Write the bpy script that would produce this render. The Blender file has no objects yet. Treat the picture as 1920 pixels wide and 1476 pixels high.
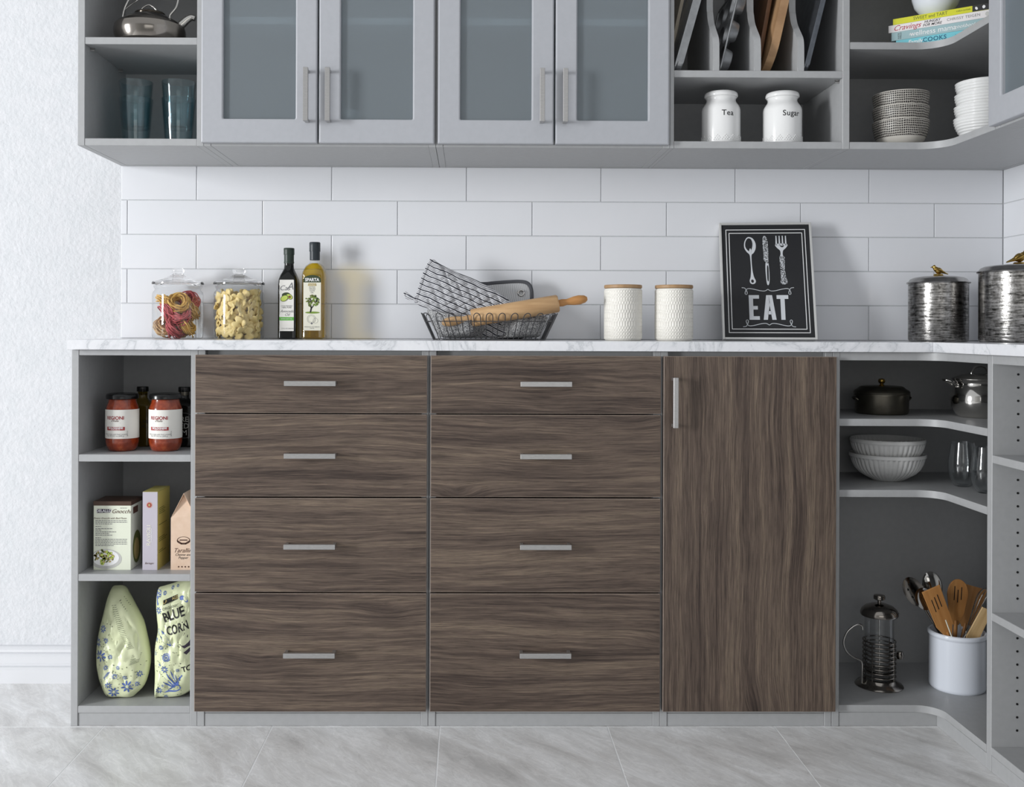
import bpy, bmesh, math, random
from mathutils import Matrix, Vector, noise

# ---------------------------------------------------------------- camera, world, lights, exposure
scene = bpy.context.scene
COL = scene.collection
F = 1904.0                       # focal length in pixels of the 1920 x 1476 frame
CAM = Vector((0.0, -2.72, 1.06))
YAW, ROLL = 0.0082, 0.0034
PPX, PPY = 880 + F * math.tan(YAW), 620.0
CAMROT = Matrix.Rotation(-YAW, 3, 'Z') @ Matrix.Rotation(math.pi / 2, 3, 'X') @ Matrix.Rotation(ROLL, 3, 'Z')
cd = bpy.data.cameras.new('camera')
cam = bpy.data.objects.new('camera', cd)
COL.objects.link(cam)
cam.matrix_world = Matrix.Translation(CAM) @ CAMROT.to_4x4()
cd.sensor_fit = 'HORIZONTAL'
cd.sensor_width = 36.0
cd.lens = F / 1920 * 36.0
cd.shift_x = (960 - PPX) / 1920
cd.shift_y = -(738 - PPY) / 1920
cd.clip_start = 0.05
scene.camera = cam

world = bpy.data.worlds.new('world')
scene.world = world
world.use_nodes = True
wb = world.node_tree.nodes['Background']
wb.inputs[0].default_value = (0.955, 0.975, 1.0, 1)
wb.inputs[1].default_value = 0.60

def area(name, loc, target, sx, sy, power, color=(1, 1, 1)):
    l = bpy.data.lights.new(name, 'AREA')
    l.shape = 'RECTANGLE'; l.size = sx; l.size_y = sy; l.energy = power; l.color = color
    o = bpy.data.objects.new(name, l); COL.objects.link(o)
    o.location = loc
    o.rotation_euler = (Vector(target) - Vector(loc)).to_track_quat('-Z', 'Y').to_euler()
    return o
area('window_daylight', (-6.2, -3.3, 1.5), (0.0, 0.3, 1.2), 1.1, 2.3, 330, (0.97, 0.985, 1.0))
area('front_fill', (0.3, -4.5, 1.35), (0.3, 0.3, 1.0), 2.2, 1.3, 8.5, (1.0, 0.99, 0.97))  # added fill lamp from behind the camera, lifts the cabinet interiors

vs = scene.view_settings
vs.view_transform = 'Standard'
vs.look = 'None'
vs.exposure = 0.26
vs.gamma = 1.0
vs.use_curve_mapping = False
scene.cycles.use_denoising = True
scene.cycles.max_bounces = 10
scene.cycles.transparent_max_bounces = 24
scene.cycles.diffuse_bounces = 5
scene.cycles.sample_clamp_indirect = 6.0

# ---------------------------------------------------------------- pixel -> place
def ray(px, py):
    return CAMROT @ Vector(((px - PPX) / F, -(py - PPY) / F, -1.0))
def at(px, py, y):
    d = ray(px, py)
    return CAM + d * ((y - CAM.y) / d.y)
def onz(px, py, z):
    d = ray(px, py)
    return CAM + d * ((z - CAM.z) / d.z)
def scl(y):
    return F / (y - CAM.y)

# ---------------------------------------------------------------- materials
def lin(c):
    c = c / 255.0
    return c / 12.92 if c <= 0.04045 else ((c + 0.055) / 1.055) ** 2.4
def rgb(r, g, b):
    return (lin(r), lin(g), lin(b), 1.0)

class NT:
    def __init__(s, m):
        s.t = m.node_tree; s.n = s.t.nodes; s.l = s.t.links
    def new(s, kind, **kw):
        nd = s.n.new(kind)
        for k, v in kw.items():
            setattr(nd, k, v)
        return nd
    def link(s, a, b):
        s.l.new(a, b)
    def mapping(s, src, scale=(1, 1, 1), loc=(0, 0, 0), rot=(0, 0, 0)):
        mp = s.new('ShaderNodeMapping')
        mp.inputs['Scale'].default_value = scale
        mp.inputs['Location'].default_value = loc
        mp.inputs['Rotation'].default_value = rot
        s.link(src, mp.inputs['Vector'])
        return mp.outputs[0]
    def noise(s, vec, scale, detail=4, rough=0.5, dist=0.0):
        nd = s.new('ShaderNodeTexNoise')
        nd.inputs['Scale'].default_value = scale
        nd.inputs['Detail'].default_value = detail
        nd.inputs['Roughness'].default_value = rough
        nd.inputs['Distortion'].default_value = dist
        s.link(vec, nd.inputs['Vector'])
        return nd.outputs['Fac']
    def ramp(s, fac, stops):
        r = s.new('ShaderNodeValToRGB')
        e = r.color_ramp.elements
        while len(e) > 1:
            e.remove(e[-1])
        e[0].position = stops[0][0]; e[0].color = stops[0][1]
        for p, c in stops[1:]:
            x = e.new(p); x.color = c
        s.link(fac, r.inputs[0])
        return r.outputs[0]
    def math(s, op, a, b=0.0, c=None):
        nd = s.new('ShaderNodeMath', operation=op)
        for i, v in enumerate((a, b) if c is None else (a, b, c)):
            if isinstance(v, (int, float)):
                nd.inputs[i].default_value = v
            else:
                s.link(v, nd.inputs[i])
        return nd.outputs[0]
    def mix(s, fac, a, b, blend='MIX'):
        nd = s.new('ShaderNodeMix', data_type='RGBA', blend_type=blend)
        for i, v in ((0, fac), (6, a), (7, b)):
            if isinstance(v, (int, float)):
                nd.inputs[i].default_value = v
            elif isinstance(v, tuple):
                nd.inputs[i].default_value = v
            else:
                s.link(v, nd.inputs[i])
        return nd.outputs[2]
    def bump(s, h, strength, dist=0.002):
        b = s.new('ShaderNodeBump')
        b.inputs['Strength'].default_value = strength
        b.inputs['Distance'].default_value = dist
        s.link(h, b.inputs['Height'])
        return b.outputs[0]

def pmat(name, color, rough=0.5, metal=0.0, spec=0.5, trans=0.0, ior=1.45, coat=0.0, alpha=None):
    m = bpy.data.materials.new(name)
    m.use_nodes = True
    b = m.node_tree.nodes['Principled BSDF']
    b.inputs['Base Color'].default_value = color
    b.inputs['Roughness'].default_value = rough
    b.inputs['Metallic'].default_value = metal
    b.inputs['Specular IOR Level'].default_value = spec
    b.inputs['Transmission Weight'].default_value = trans
    b.inputs['IOR'].default_value = ior
    b.inputs['Coat Weight'].default_value = coat
    m.diffuse_color = color
    return m
def bsdf(m):
    return m.node_tree.nodes['Principled BSDF']
def coords(t, kind='Object'):
    return t.new('ShaderNodeTexCoord').outputs[kind]

def noisy(name, color, color2, scale, rough=0.5, metal=0.0, bump=0.0, bdist=0.001, stretch=(1, 1, 1), lo=0.35, hi=0.65, detail=5, coat=0.0, spec=0.5, bscale=None):
    m = pmat(name, color, rough, metal, spec=spec, coat=coat)
    t = NT(m)
    v = t.mapping(coords(t), stretch)
    f = t.noise(v, scale, detail, 0.55)
    t.link(t.ramp(f, [(lo, color), (hi, color2)]), bsdf(m).inputs['Base Color'])
    if bump:
        g = f if bscale is None else t.noise(v, bscale, detail, 0.55)
        t.link(t.bump(g, bump, bdist), bsdf(m).inputs['Normal'])
    return m

# painted grey melamine
M = {}
M['grey'] = noisy('grey_melamine', rgb(165, 166, 167), rgb(169, 170, 171), 60, rough=0.42, bump=0.04, bdist=0.0004)
M['greydoor'] = noisy('grey_painted_door', rgb(168, 170, 175), rgb(171, 173, 178), 60, rough=0.40, bump=0.02, bdist=0.0003)
M['dark_hole'] = pmat('hole', rgb(14, 14, 14), 0.9)
M['steel'] = noisy('brushed_nickel', rgb(176, 175, 174), rgb(188, 187, 186), 90, rough=0.38, metal=0.9, stretch=(1, 8, 8))
M['chrome'] = pmat('polished_steel', rgb(196, 194, 190), 0.10, 1.0)
M['chrome_dark'] = pmat('smoked_steel', rgb(142, 137, 131), 0.15, 1.0)
M['black_wire'] = pmat('blackened_wire', rgb(84, 84, 86), 0.4, 0.6)

def wood_panel(name, axis):
    m = pmat(name, rgb(90, 78, 70), 0.47, spec=0.35)
    t = NT(m)
    oc = coords(t)
    rnd = t.new('ShaderNodeObjectInfo').outputs['Random']
    cmb = t.new('ShaderNodeCombineXYZ')
    t.link(t.math('MULTIPLY', rnd, 7.3), cmb.inputs[0])
    t.link(t.math('MULTIPLY', rnd, 3.1), cmb.inputs[1])
    t.link(t.math('MULTIPLY', rnd, 11.7), cmb.inputs[2])
    if axis == 'z':
        oc = t.mapping(oc, rot=(0, math.pi / 2, 0))
    add = t.new('ShaderNodeVectorMath', operation='ADD')
    t.link(oc, add.inputs[0]); t.link(cmb.outputs[0], add.inputs[1])
    p = add.outputs[0]
    sep = t.new('ShaderNodeSeparateXYZ'); t.link(p, sep.inputs[0])
    # knots: points stretched along the grain, the rings bend round them
    kv = t.mapping(p, (2.6, 0.0, 7.5))
    vor = t.new('ShaderNodeTexVoronoi', feature='F1', voronoi_dimensions='3D')
    vor.inputs['Scale'].default_value = 1.0
    vor.inputs['Randomness'].default_value = 1.0
    t.link(kv, vor.inputs['Vector'])
    dist = vor.outputs['Distance']
    cs = t.new('ShaderNodeSeparateColor'); t.link(vor.outputs['Color'], cs.inputs[0])
    pick = t.math('GREATER_THAN', cs.outputs[0], 0.62)                # only some cells carry a knot
    knot = t.math('MULTIPLY', t.math('POWER', 2.718, t.math('MULTIPLY', t.math('MULTIPLY', dist, dist), -26.0)), pick)
    w1 = t.noise(t.mapping(p, (1.6, 1, 4.0)), 1.0, 2, 0.5)
    w2 = t.noise(t.mapping(p, (9.0, 1, 16.0)), 1.0, 2, 0.5)
    dz = t.math('ADD', t.math('MULTIPLY', t.math('SUBTRACT', w1, 0.5), 0.05),
                t.math('MULTIPLY', t.math('SUBTRACT', w2, 0.5), 0.006))
    dz = t.math('ADD', dz, t.math('MULTIPLY', knot, 0.026))
    z2 = t.math('ADD', sep.outputs[2], dz)
    c2 = t.new('ShaderNodeCombineXYZ')
    t.link(sep.outputs[0], c2.inputs[0]); t.link(z2, c2.inputs[2])
    q = c2.outputs[0]
    broad = t.noise(t.mapping(q, (0.8, 1, 24)), 1.0, 5, 0.62)
    mid = t.noise(t.mapping(q, (2.4, 1, 110)), 1.0, 6, 0.7)
    fine = t.noise(t.mapping(q, (11, 1, 380)), 1.0, 4, 0.65)
    pore = t.noise(t.mapping(q, (26, 1, 560)), 1.0, 2, 0.5)
    f = t.math('ADD', t.math('MULTIPLY', broad, 0.46), t.math('MULTIPLY', mid, 0.54))
    f = t.math('SUBTRACT', f, t.math('MULTIPLY', knot, 0.13))
    col = t.ramp(f, [(0.31, rgb(42, 34, 31)), (0.42, rgb(72, 61, 55)), (0.51, rgb(95, 82, 73)), (0.60, rgb(114, 100, 87)), (0.70, rgb(108, 94, 85))])
    fl = t.ramp(fine, [(0.34, (0.50, 0.49, 0.48, 1)), (0.5, (0.98, 0.98, 0.98, 1)), (0.66, (1.45, 1.43, 1.38, 1))])
    col = t.mix(0.85, col, fl, 'MULTIPLY')
    pr = t.ramp(pore, [(0.30, (0.50, 0.48, 0.48, 1)), (0.40, (1, 1, 1, 1))])
    col = t.mix(0.7, col, pr, 'MULTIPLY')
    t.link(col, bsdf(m).inputs['Base Color'])
    t.link(t.bump(fine, 0.12, 0.0006), bsdf(m).inputs['Normal'])
    return m
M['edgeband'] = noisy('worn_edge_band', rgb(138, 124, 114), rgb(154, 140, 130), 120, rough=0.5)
M['woodx'] = wood_panel('dark_oak_laminate_across', 'x')
M['woodz'] = wood_panel('dark_oak_laminate_upright', 'z')

def marble():
    m = pmat('white_marble', rgb(228, 229, 231), 0.22)
    t = NT(m); oc = coords(t)
    n = t.noise(oc, 5.0, 6, 0.6, 1.2)
    v1 = t.math('ABSOLUTE', t.math('SUBTRACT', n, 0.5))
    c = t.ramp(v1, [(0.0, rgb(196, 198, 202)), (0.010, rgb(214, 216, 219)), (0.045, rgb(226, 227, 230)), (0.2, rgb(230, 231, 234))])
    n2 = t.noise(oc, 26.0, 5, 0.7, 2.0)
    c2 = t.ramp(n2, [(0.28, rgb(196, 198, 202)), (0.36, rgb(246, 246, 247)), (0.7, rgb(255, 255, 255))])
    t.link(t.mix(0.8, c, c2, 'MULTIPLY'), bsdf(m).inputs['Base Color'])
    return m
M['marble'] = marble()

def floor_stone():
    m = pmat('grey_stone_tile', rgb(190, 190, 190), 0.33)
    t = NT(m); oc = coords(t)
    rnd = t.new('ShaderNodeObjectInfo').outputs['Random']
    cmb = t.new('ShaderNodeCombineXYZ')
    t.link(t.math('MULTIPLY', rnd, 9.0), cmb.inputs[0]); t.link(t.math('MULTIPLY', rnd, 5.0), cmb.inputs[1])
    add = t.new('ShaderNodeVectorMath', operation='ADD')
    t.link(oc, add.inputs[0]); t.link(cmb.outputs[0], add.inputs[1])
    p = t.mapping(add.outputs[0], (1, 1, 1), rot=(0, 0, 0.9))
    st = t.mapping(p, (2.2, 7.0, 1))
    a = t.noise(st, 1.6, 8, 0.62, 0.8)
    b = t.noise(t.mapping(p, (3, 12, 1)), 2.2, 8, 0.7, 1.4)
    vein = t.math('ABSOLUTE', t.math('SUBTRACT', b, 0.5))
    base = t.ramp(a, [(0.28, rgb(186, 185, 184)), (0.44, rgb(209, 208, 207)), (0.57, rgb(221, 221, 221)), (0.72, rgb(236, 236, 237))])
    vc = t.ramp(vein, [(0.0, (1.16, 1.16, 1.16, 1)), (0.018, (1.05, 1.05, 1.05, 1)), (0.07, (0.99, 0.99, 0.99, 1))])
    col = t.mix(1.0, base, vc, 'MULTIPLY')
    sp = t.noise(add.outputs[0], 34, 6, 0.75, 1.5)
    col = t.mix(0.75, col, t.ramp(sp, [(0.30, (0.80, 0.79, 0.78, 1)), (0.42, (1, 1, 1, 1)), (0.70, (1.06, 1.06, 1.06, 1))]), 'MULTIPLY')
    t.link(col, bsdf(m).inputs['Base Color'])
    t.link(t.bump(sp, 0.05, 0.0005), bsdf(m).inputs['Normal'])
    return m
M['stone'] = floor_stone()
M['grout'] = noisy('white_grout', rgb(228, 229, 230), rgb(236, 237, 238), 200, rough=0.9)
M['wallgrout'] = noisy('joint_shadow_wall_grout', rgb(186, 188, 191), rgb(196, 198, 200), 200, rough=0.9)  # shadow lines of the tile joints are put into this darker grout colour
M['tile'] = noisy('white_ceramic_tile', rgb(222, 224, 228), rgb(226, 227, 231), 3, rough=0.2, bump=0.03, bdist=0.002)
M['plaster'] = noisy('white_textured_plaster', rgb(206, 208, 211), rgb(211, 212, 215), 30, rough=0.85, bump=0.6, bdist=0.004, bscale=75, detail=3)
M['white_trim'] = pmat('white_gloss_paint', rgb(214, 215, 218), 0.35)

# ---------------------------------------------------------------- builders
def worldloc(o):
    v = Vector((0, 0, 0))
    while o is not None:
        v += o.location
        o = o.parent
    return v

def link_mesh(name, me, mat, parent=None, smooth=False):
    if mat is not None and not me.materials:
        me.materials.append(mat)
    if smooth:
        me.polygons.foreach_set('use_smooth', [True] * len(me.polygons))
    o = bpy.data.objects.new(name, me)
    COL.objects.link(o)
    if parent is not None:
        o.parent = parent
    return o

def mobj(name, verts, faces, mat, parent=None, smooth=False, recalc=True):
    me = bpy.data.meshes.new(name)
    me.from_pydata([tuple(v) for v in verts], [], faces)
    if recalc:
        bm = bmesh.new(); bm.from_mesh(me)
        bmesh.ops.recalc_face_normals(bm, faces=bm.faces)
        bm.to_mesh(me); bm.free()
    me.update()
    return link_mesh(name, me, mat, parent, smooth)

def bobj(name, bm, mat, parent=None, smooth=False):
    me = bpy.data.meshes.new(name)
    bmesh.ops.recalc_face_normals(bm, faces=bm.faces)
    bm.to_mesh(me); bm.free()
    return link_mesh(name, me, mat, parent, smooth)

def auto_smooth(o, deg=35):
    me = o.data
    bm = bmesh.new(); bm.from_mesh(me)
    lim = math.radians(deg)
    for f in bm.faces:
        f.smooth = True
    for e in bm.edges:
        if len(e.link_faces) != 2 or e.calc_face_angle(0) > lim:
            e.smooth = False
    bm.to_mesh(me); bm.free()
    return o

def bm_box(bm, x0, x1, y0, y1, z0, z1, bev=0.0, seg=1):
    vs_ = [bm.verts.new((x, y, z)) for z in (z0, z1) for y in (y0, y1) for x in (x0, x1)]
    fs = [bm.faces.new([vs_[i] for i in q]) for q in ((0, 2, 3, 1), (4, 5, 7, 6), (0, 1, 5, 4), (2, 6, 7, 3), (0, 4, 6, 2), (1, 3, 7, 5))]
    if bev > 0:
        es = list({e for f in fs for e in f.edges})
        bmesh.ops.bevel(bm, geom=es, offset=bev, segments=seg, affect='EDGES', profile=0.5)

def wbox(name, x0, x1, y0, y1, z0, z1, mat, parent=None, bev=0.001, seg=1, edge=None):
    """box given in world coordinates, under any unrotated parent"""
    o = worldloc(parent) if parent is not None else Vector((0, 0, 0))
    bm = bmesh.new()
    bm_box(bm, min(x0, x1) - o.x, max(x0, x1) - o.x, min(y0, y1) - o.y, max(y0, y1) - o.y, min(z0, z1) - o.z, max(z0, z1) - o.z, bev, seg)
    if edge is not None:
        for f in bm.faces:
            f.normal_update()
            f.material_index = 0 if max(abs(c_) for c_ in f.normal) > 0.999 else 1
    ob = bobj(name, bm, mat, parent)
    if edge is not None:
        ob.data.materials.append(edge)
    return ob

def bm_prism(bm, poly, a0, a1, plane='xz', bev=0.0, seg=1):
    """polygon (list of 2-tuples) extruded from a0 to a1 along the missing axis"""
    def p3(u, v, w):
        return {'xz': (u, w, v), 'xy': (u, v, w), 'yz': (w, u, v)}[plane]
    n = len(poly)
    A = [bm.verts.new(p3(u, v, a0)) for u, v in poly]
    B = [bm.verts.new(p3(u, v, a1)) for u, v in poly]
    fa = bm.faces.new(A); fb = bm.faces.new(B[::-1])
    for i in range(n):
        bm.faces.new((A[i], B[i], B[(i + 1) % n], A[(i + 1) % n]))
    if bev > 0:
        es = list(set(fa.edges) | set(fb.edges))
        bmesh.ops.bevel(bm, geom=es, offset=bev, segments=seg, affect='EDGES', profile=0.5)

def prism(name, poly, a0, a1, mat, parent=None, plane='xz', bev=0.0, seg=1, smooth=False):
    bm = bmesh.new()
    bm_prism(bm, poly, a0, a1, plane, bev, seg)
    bmesh.ops.triangulate(bm, faces=[f for f in bm.faces if len(f.verts) > 6])
    o = bobj(name, bm, mat, parent)
    if smooth:
        auto_smooth(o)
    return o

def lathe(name, prof, mat, parent=None, n=48, smooth=True, cx=0.0, cy=0.0, cz=0.0, sx=1.0, sy=1.0, rfun=None, deg=40):
    """profile [(r, z)...] turned about z; rfun(angle, r, z) may change the radius"""
    verts, faces, rings = [], [], []
    for r, z in prof:
        if r < 1e-6:
            rings.append([len(verts)]); verts.append((cx, cy, cz + z))
        else:
            ring = []
            for k in range(n):
                a = 2 * math.pi * k / n
                rr = rfun(a, r, z) if rfun else r
                ring.append(len(verts)); verts.append((cx + rr * sx * math.cos(a), cy + rr * sy * math.sin(a), cz + z))
            rings.append(ring)
    for A, B in zip(rings, rings[1:]):
        if len(A) == 1 and len(B) == 1:
            continue
        for k in range(n):
            k2 = (k + 1) % n
            if len(A) == 1:
                faces.append((A[0], B[k], B[k2]))
            elif len(B) == 1:
                faces.append((A[k], A[k2], B[0]))
            else:
                faces.append((A[k], A[k2], B[k2], B[k]))
    o = mobj(name, verts, faces, mat, parent)
    if smooth:
        auto_smooth(o, deg)
    return o

def catmull(pts, k=8, closed=False):
    pts = [Vector(p) for p in pts]
    out = []
    n = len(pts)
    rng = n if closed else n - 1
    for i in range(rng):
        if closed:
            p0, p1, p2, p3 = pts[(i - 1) % n], pts[i], pts[(i + 1) % n], pts[(i + 2) % n]
        else:
            p1, p2 = pts[i], pts[i + 1]
            p0 = pts[i - 1] if i > 0 else p1 * 2 - p2
            p3 = pts[i + 2] if i + 2 < n else p2 * 2 - p1
        for j in range(k):
            t = j / k
            out.append(0.5 * ((2 * p1) + (p2 - p0) * t + (2 * p0 - 5 * p1 + 4 * p2 - p3) * t * t + (3 * p1 - p0 - 3 * p2 + p3) * t ** 3))
    if not closed:
        out.append(pts[-1].copy())
    return out

def bm_tube(bm, pts, r, n=8, closed=False, flat=1.0):
    """tube along points; r a number or a list; flat squashes one cross axis"""
    pts = [Vector(p) for p in pts]
    m = len(pts)
    rs = r if isinstance(r, (list, tuple)) else [r] * m
    tang = []
    for i in range(m):
        if closed:
            d = pts[(i + 1) % m] - pts[(i - 1) % m]
        else:
            d = pts[min(i + 1, m - 1)] - pts[max(i - 1, 0)]
        tang.append(d.normalized())
    up = Vector((0, 0, 1)) if abs(tang[0].z) < 0.9 else Vector((1, 0, 0))
    nrm = (up - tang[0] * up.dot(tang[0])).normalized()
    rings = []
    for i in range(m):
        nrm = nrm - tang[i] * nrm.dot(tang[i])
        if nrm.length < 1e-6:
            nrm = tang[i].orthogonal()
        nrm.normalize()
        bi = tang[i].cross(nrm)
        rings.append([bm.verts.new(pts[i] + (nrm * math.cos(2 * math.pi * k / n) + bi * math.sin(2 * math.pi * k / n) * flat) * rs[i]) for k in range(n)])
    prs = list(zip(rings, rings[1:])) + ([(rings[-1], rings[0])] if closed else [])
    for A, B in prs:
        for k in range(n):
            bm.faces.new((A[k], A[(k + 1) % n], B[(k + 1) % n], B[k]))
    if not closed:
        bm.faces.new(rings[0][::-1]); bm.faces.new(rings[-1])

def tube(name, pts, r, mat, parent=None, n=8, closed=False, flat=1.0):
    bm = bmesh.new()
    bm_tube(bm, pts, r, n, closed, flat)
    o = bobj(name, bm, mat, parent)
    return auto_smooth(o, 50)

def thing(name, label, cat, loc=(0, 0, 0), rotz=0.0, group=None, rot=None):
    o = bpy.data.objects.new(name, None)
    o.empty_display_size = 0.05
    COL.objects.link(o)
    o.location = loc
    o.rotation_euler = rot if rot else (0, 0, rotz)
    o['label'] = label; o['category'] = cat
    if group:
        o['group'] = group
    return o
def tag(o, label, cat, group=None):
    o['label'] = label; o['category'] = cat
    if group:
        o['group'] = group
    return o
def structure(o, label=None):
    o['kind'] = 'structure'
    if label:
        o['label'] = label
    return o

# flat print: text and shapes as thin meshes, laid on a surface by a map (u, v) -> point
def text_mesh(s, size, align='CENTER', shear=0.0, bold=0.0, width=1.0, spacing=1.0):
    cu = bpy.data.curves.new('lettering', 'FONT')
    cu.body = s; cu.size = size; cu.align_x = align; cu.align_y = 'CENTER'
    cu.shear = shear; cu.offset = bold; cu.space_character = spacing; cu.space_line = 0.9
    cu.resolution_u = 3
    o = bpy.data.objects.new('lettering', cu)
    COL.objects.link(o)
    bpy.context.view_layer.update()
    dg = bpy.context.evaluated_depsgraph_get()
    me = bpy.data.meshes.new_from_object(o.evaluated_get(dg))
    vs_ = [(v.co.x * width, v.co.y) for v in me.vertices]
    fs = [tuple(p.vertices) for p in me.polygons]
    bpy.data.objects.remove(o); bpy.data.curves.remove(cu); bpy.data.meshes.remove(me)
    return vs_, fs

def text(name, s, size, mat, parent, fmap, at_uv=(0, 0), rot=0.0, **kw):
    vs_, fs = text_mesh(s, size, **kw)
    c, sn = math.cos(rot), math.sin(rot)
    pts = [fmap(at_uv[0] + u * c - v * sn, at_uv[1] + u * sn + v * c) for u, v in vs_]
    return mobj(name, pts, fs, mat, parent, recalc=False)

def decal(name, polys, mat, parent, fmap):
    """several flat polygons as one print"""
    verts, faces = [], []
    for poly in polys:
        b = len(verts)
        verts += [fmap(u, v) for u, v in poly]
        faces.append(tuple(range(b, b + len(poly))))
    return mobj(name, verts, faces, mat, parent, recalc=False)

def stroke(pts, w):
    """polyline as quads of width w (2D)"""
    out = []
    for (x0, y0), (x1, y1) in zip(pts, pts[1:]):
        dx, dy = x1 - x0, y1 - y0
        L = math.hypot(dx, dy) or 1
        nx, ny = -dy / L * w / 2, dx / L * w / 2
        ex, ey = dx / L * w * 0.2, dy / L * w * 0.2
        out.append([(x0 - ex + nx, y0 - ey + ny), (x0 - ex - nx, y0 - ey - ny), (x1 + ex - nx, y1 + ey - ny), (x1 + ex + nx, y1 + ey + ny)])
    return out
def ellipse(cx, cy, rx, ry, n=20, rot=0.0):
    c, s = math.cos(rot), math.sin(rot)
    return [(cx + rx * math.cos(t) * c - ry * math.sin(t) * s, cy + rx * math.cos(t) * s + ry * math.sin(t) * c) for t in (2 * math.pi * k / n for k in range(n))]
def rect(x0, x1, y0, y1):
    return [(x0, y0), (x1, y0), (x1, y1), (x0, y1)]
def cyl_map(r, a0=-math.pi / 2, lift=0.0004, cx=0.0, cy=0.0):
    """u along the circumference (to the right as seen from outside), v up"""
    return lambda u, v: (cx + (r + lift) * math.cos(a0 + u / r), cy + (r + lift) * math.sin(a0 + u / r), v)
def front_map(y, lift=0.0004):
    return lambda u, v: (u, y - lift, v)

INK = {k: pmat('ink_' + k, rgb(*c), 0.55) for k, c in dict(
    black=(30, 30, 32), white=(232, 232, 232), red=(150, 40, 48), brick=(158, 58, 60), grey=(120, 120, 122), green=(96, 170, 70), blue=(88, 112, 172),
    gold=(176, 158, 100), cream=(226, 224, 208), brown=(84, 56, 44), olive=(96, 104, 50), darkgreen=(48, 62, 36), leaf=(120, 146, 60),
    lime=(186, 204, 96), purple=(58, 50, 66), pale=(190, 190, 186), teal=(20, 92, 120), pit=(120, 78, 48)).items()}
# ---------------------------------------------------------------- the room
BACK = 0.385          # face of the wall tiles
RIGHT = 1.638         # face of the right wall tiles
wb_ = wbox('wall_back', -4.0, 1.80, BACK + 0.004, BACK + 0.12, 0, 2.75, M['plaster'], bev=0)
structure(wb_, 'white plastered back wall with a white tile splashback')
wr_ = wbox('wall_right', RIGHT + 0.004, RIGHT + 0.12, -3.0, BACK + 0.12, 0, 2.75, M['plaster'], bev=0)
structure(wr_, 'white right wall tiled above the worktop')

ZROW = [1.56, 1.455, 1.35, 1.245, 1.14, 1.035]
G = 0.0012
tile_mesh = {}
def wall_tile(parent, w, h, pos, side=False):
    key = (round(w, 4), round(h, 4), side)
    if key not in tile_mesh:
        bm = bmesh.new()
        if side:
            bm_box(bm, -0.006, 0, -w / 2, w / 2, -h / 2, h / 2, 0.0012, 2)
        else:
            bm_box(bm, -w / 2, w / 2, -0.006, 0, -h / 2, h / 2, 0.0012, 2)
        me = bpy.data.meshes.new('tile')
        bmesh.ops.recalc_face_normals(bm, faces=bm.faces)
        bm.to_mesh(me); bm.free()
        me.materials.append(M['tile'])
        tile_mesh[key] = me
    o = bpy.data.objects.new('tile', tile_mesh[key])
    COL.objects.link(o)
    o.parent = parent
    o.location = pos
    return o
PITCH = 0.4117
for r in range(5):
    z1, z0 = ZROW[r] - G, ZROW[r + 1] + G
    if r == 4:
        z0 = 1.0345
    x0 = -0.8336 if r % 2 == 0 else -1.044
    edges = [-1.0636] + [x0 + k * PITCH for k in range(7)] + [RIGHT]
    edges = [e for e in edges if e <= RIGHT + 1e-6]
    if edges[-1] - edges[-2] < 0.02:
        edges.pop(-2)
    for a, b in zip(edges, edges[1:]):
        if b - a > 0.006:
            wall_tile(wb_, b - a - 2 * G, z1 - z0, ((a + b) / 2, BACK + 0.006, (z0 + z1) / 2))
    y1 = BACK - (0.0 if r % 2 == 0 else PITCH / 2)
    ys = [BACK] + ([y1] if r % 2 else [])
    while ys[-1] > -0.9:
        ys.append(ys[-1] - PITCH)
    for a, b in zip(ys, ys[1:]):
        wall_tile(wr_, a - b - 2 * G, z1 - z0, (RIGHT + 0.006, (a + b) / 2, (z0 + z1) / 2), True)
g1 = wbox('grout', -1.0636, RIGHT + 0.004, BACK + 0.0022, BACK + 0.006, 1.0, 1.56, M['wallgrout'], wb_, bev=0)
g2 = wbox('grout', RIGHT + 0.0022, RIGHT + 0.006, -1.0, BACK + 0.004, 1.0, 1.56, M['wallgrout'], wr_, bev=0)

M['shadewall'] = noisy('shade_wall_grey', rgb(156, 155, 152), rgb(160, 159, 156), 20, rough=0.8)
wf_ = wbox('shade_wall', -3.4, RIGHT + 0.12, -4.7, -4.58, 0, 2.75, M['shadewall'], bev=0)  # unseen wall added to cut frontal light into the open shelves
structure(wf_, 'added grey wall behind the viewer, dimming the cabinet interiors')

# floor: a grout bed and the stone tiles on it
fl = wbox('floor', -4.0, 2.2, -5.5, 0.6, -0.06, -0.0004, M['grout'], bev=0)
structure(fl, 'floor of large grey stone tiles with white grout')
FP = 0.448
FX0 = -0.971 - 6 * FP
bm = bmesh.new()
bm_box(bm, -FP / 2 + 0.0016, FP / 2 - 0.0016, -FP / 2 + 0.0016, FP / 2 - 0.0016, -0.012, 0, 0.0004, 1)
fme = bpy.data.meshes.new('floor_tile'); bm.to_mesh(fme); bm.free()
fme.materials.append(M['stone'])
for i in range(13):
    for j in range(-10, 2):
        x = FX0 + (i + 0.5) * FP; y = -0.006 + (j + 0.5) * FP
        if x > 2.2 - 0.2 or x - FP / 2 < -4.0:
            continue
        o = bpy.data.objects.new('floor_tile', fme); COL.objects.link(o)
        o.parent = fl; o.location = (x, y, 0)

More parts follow.
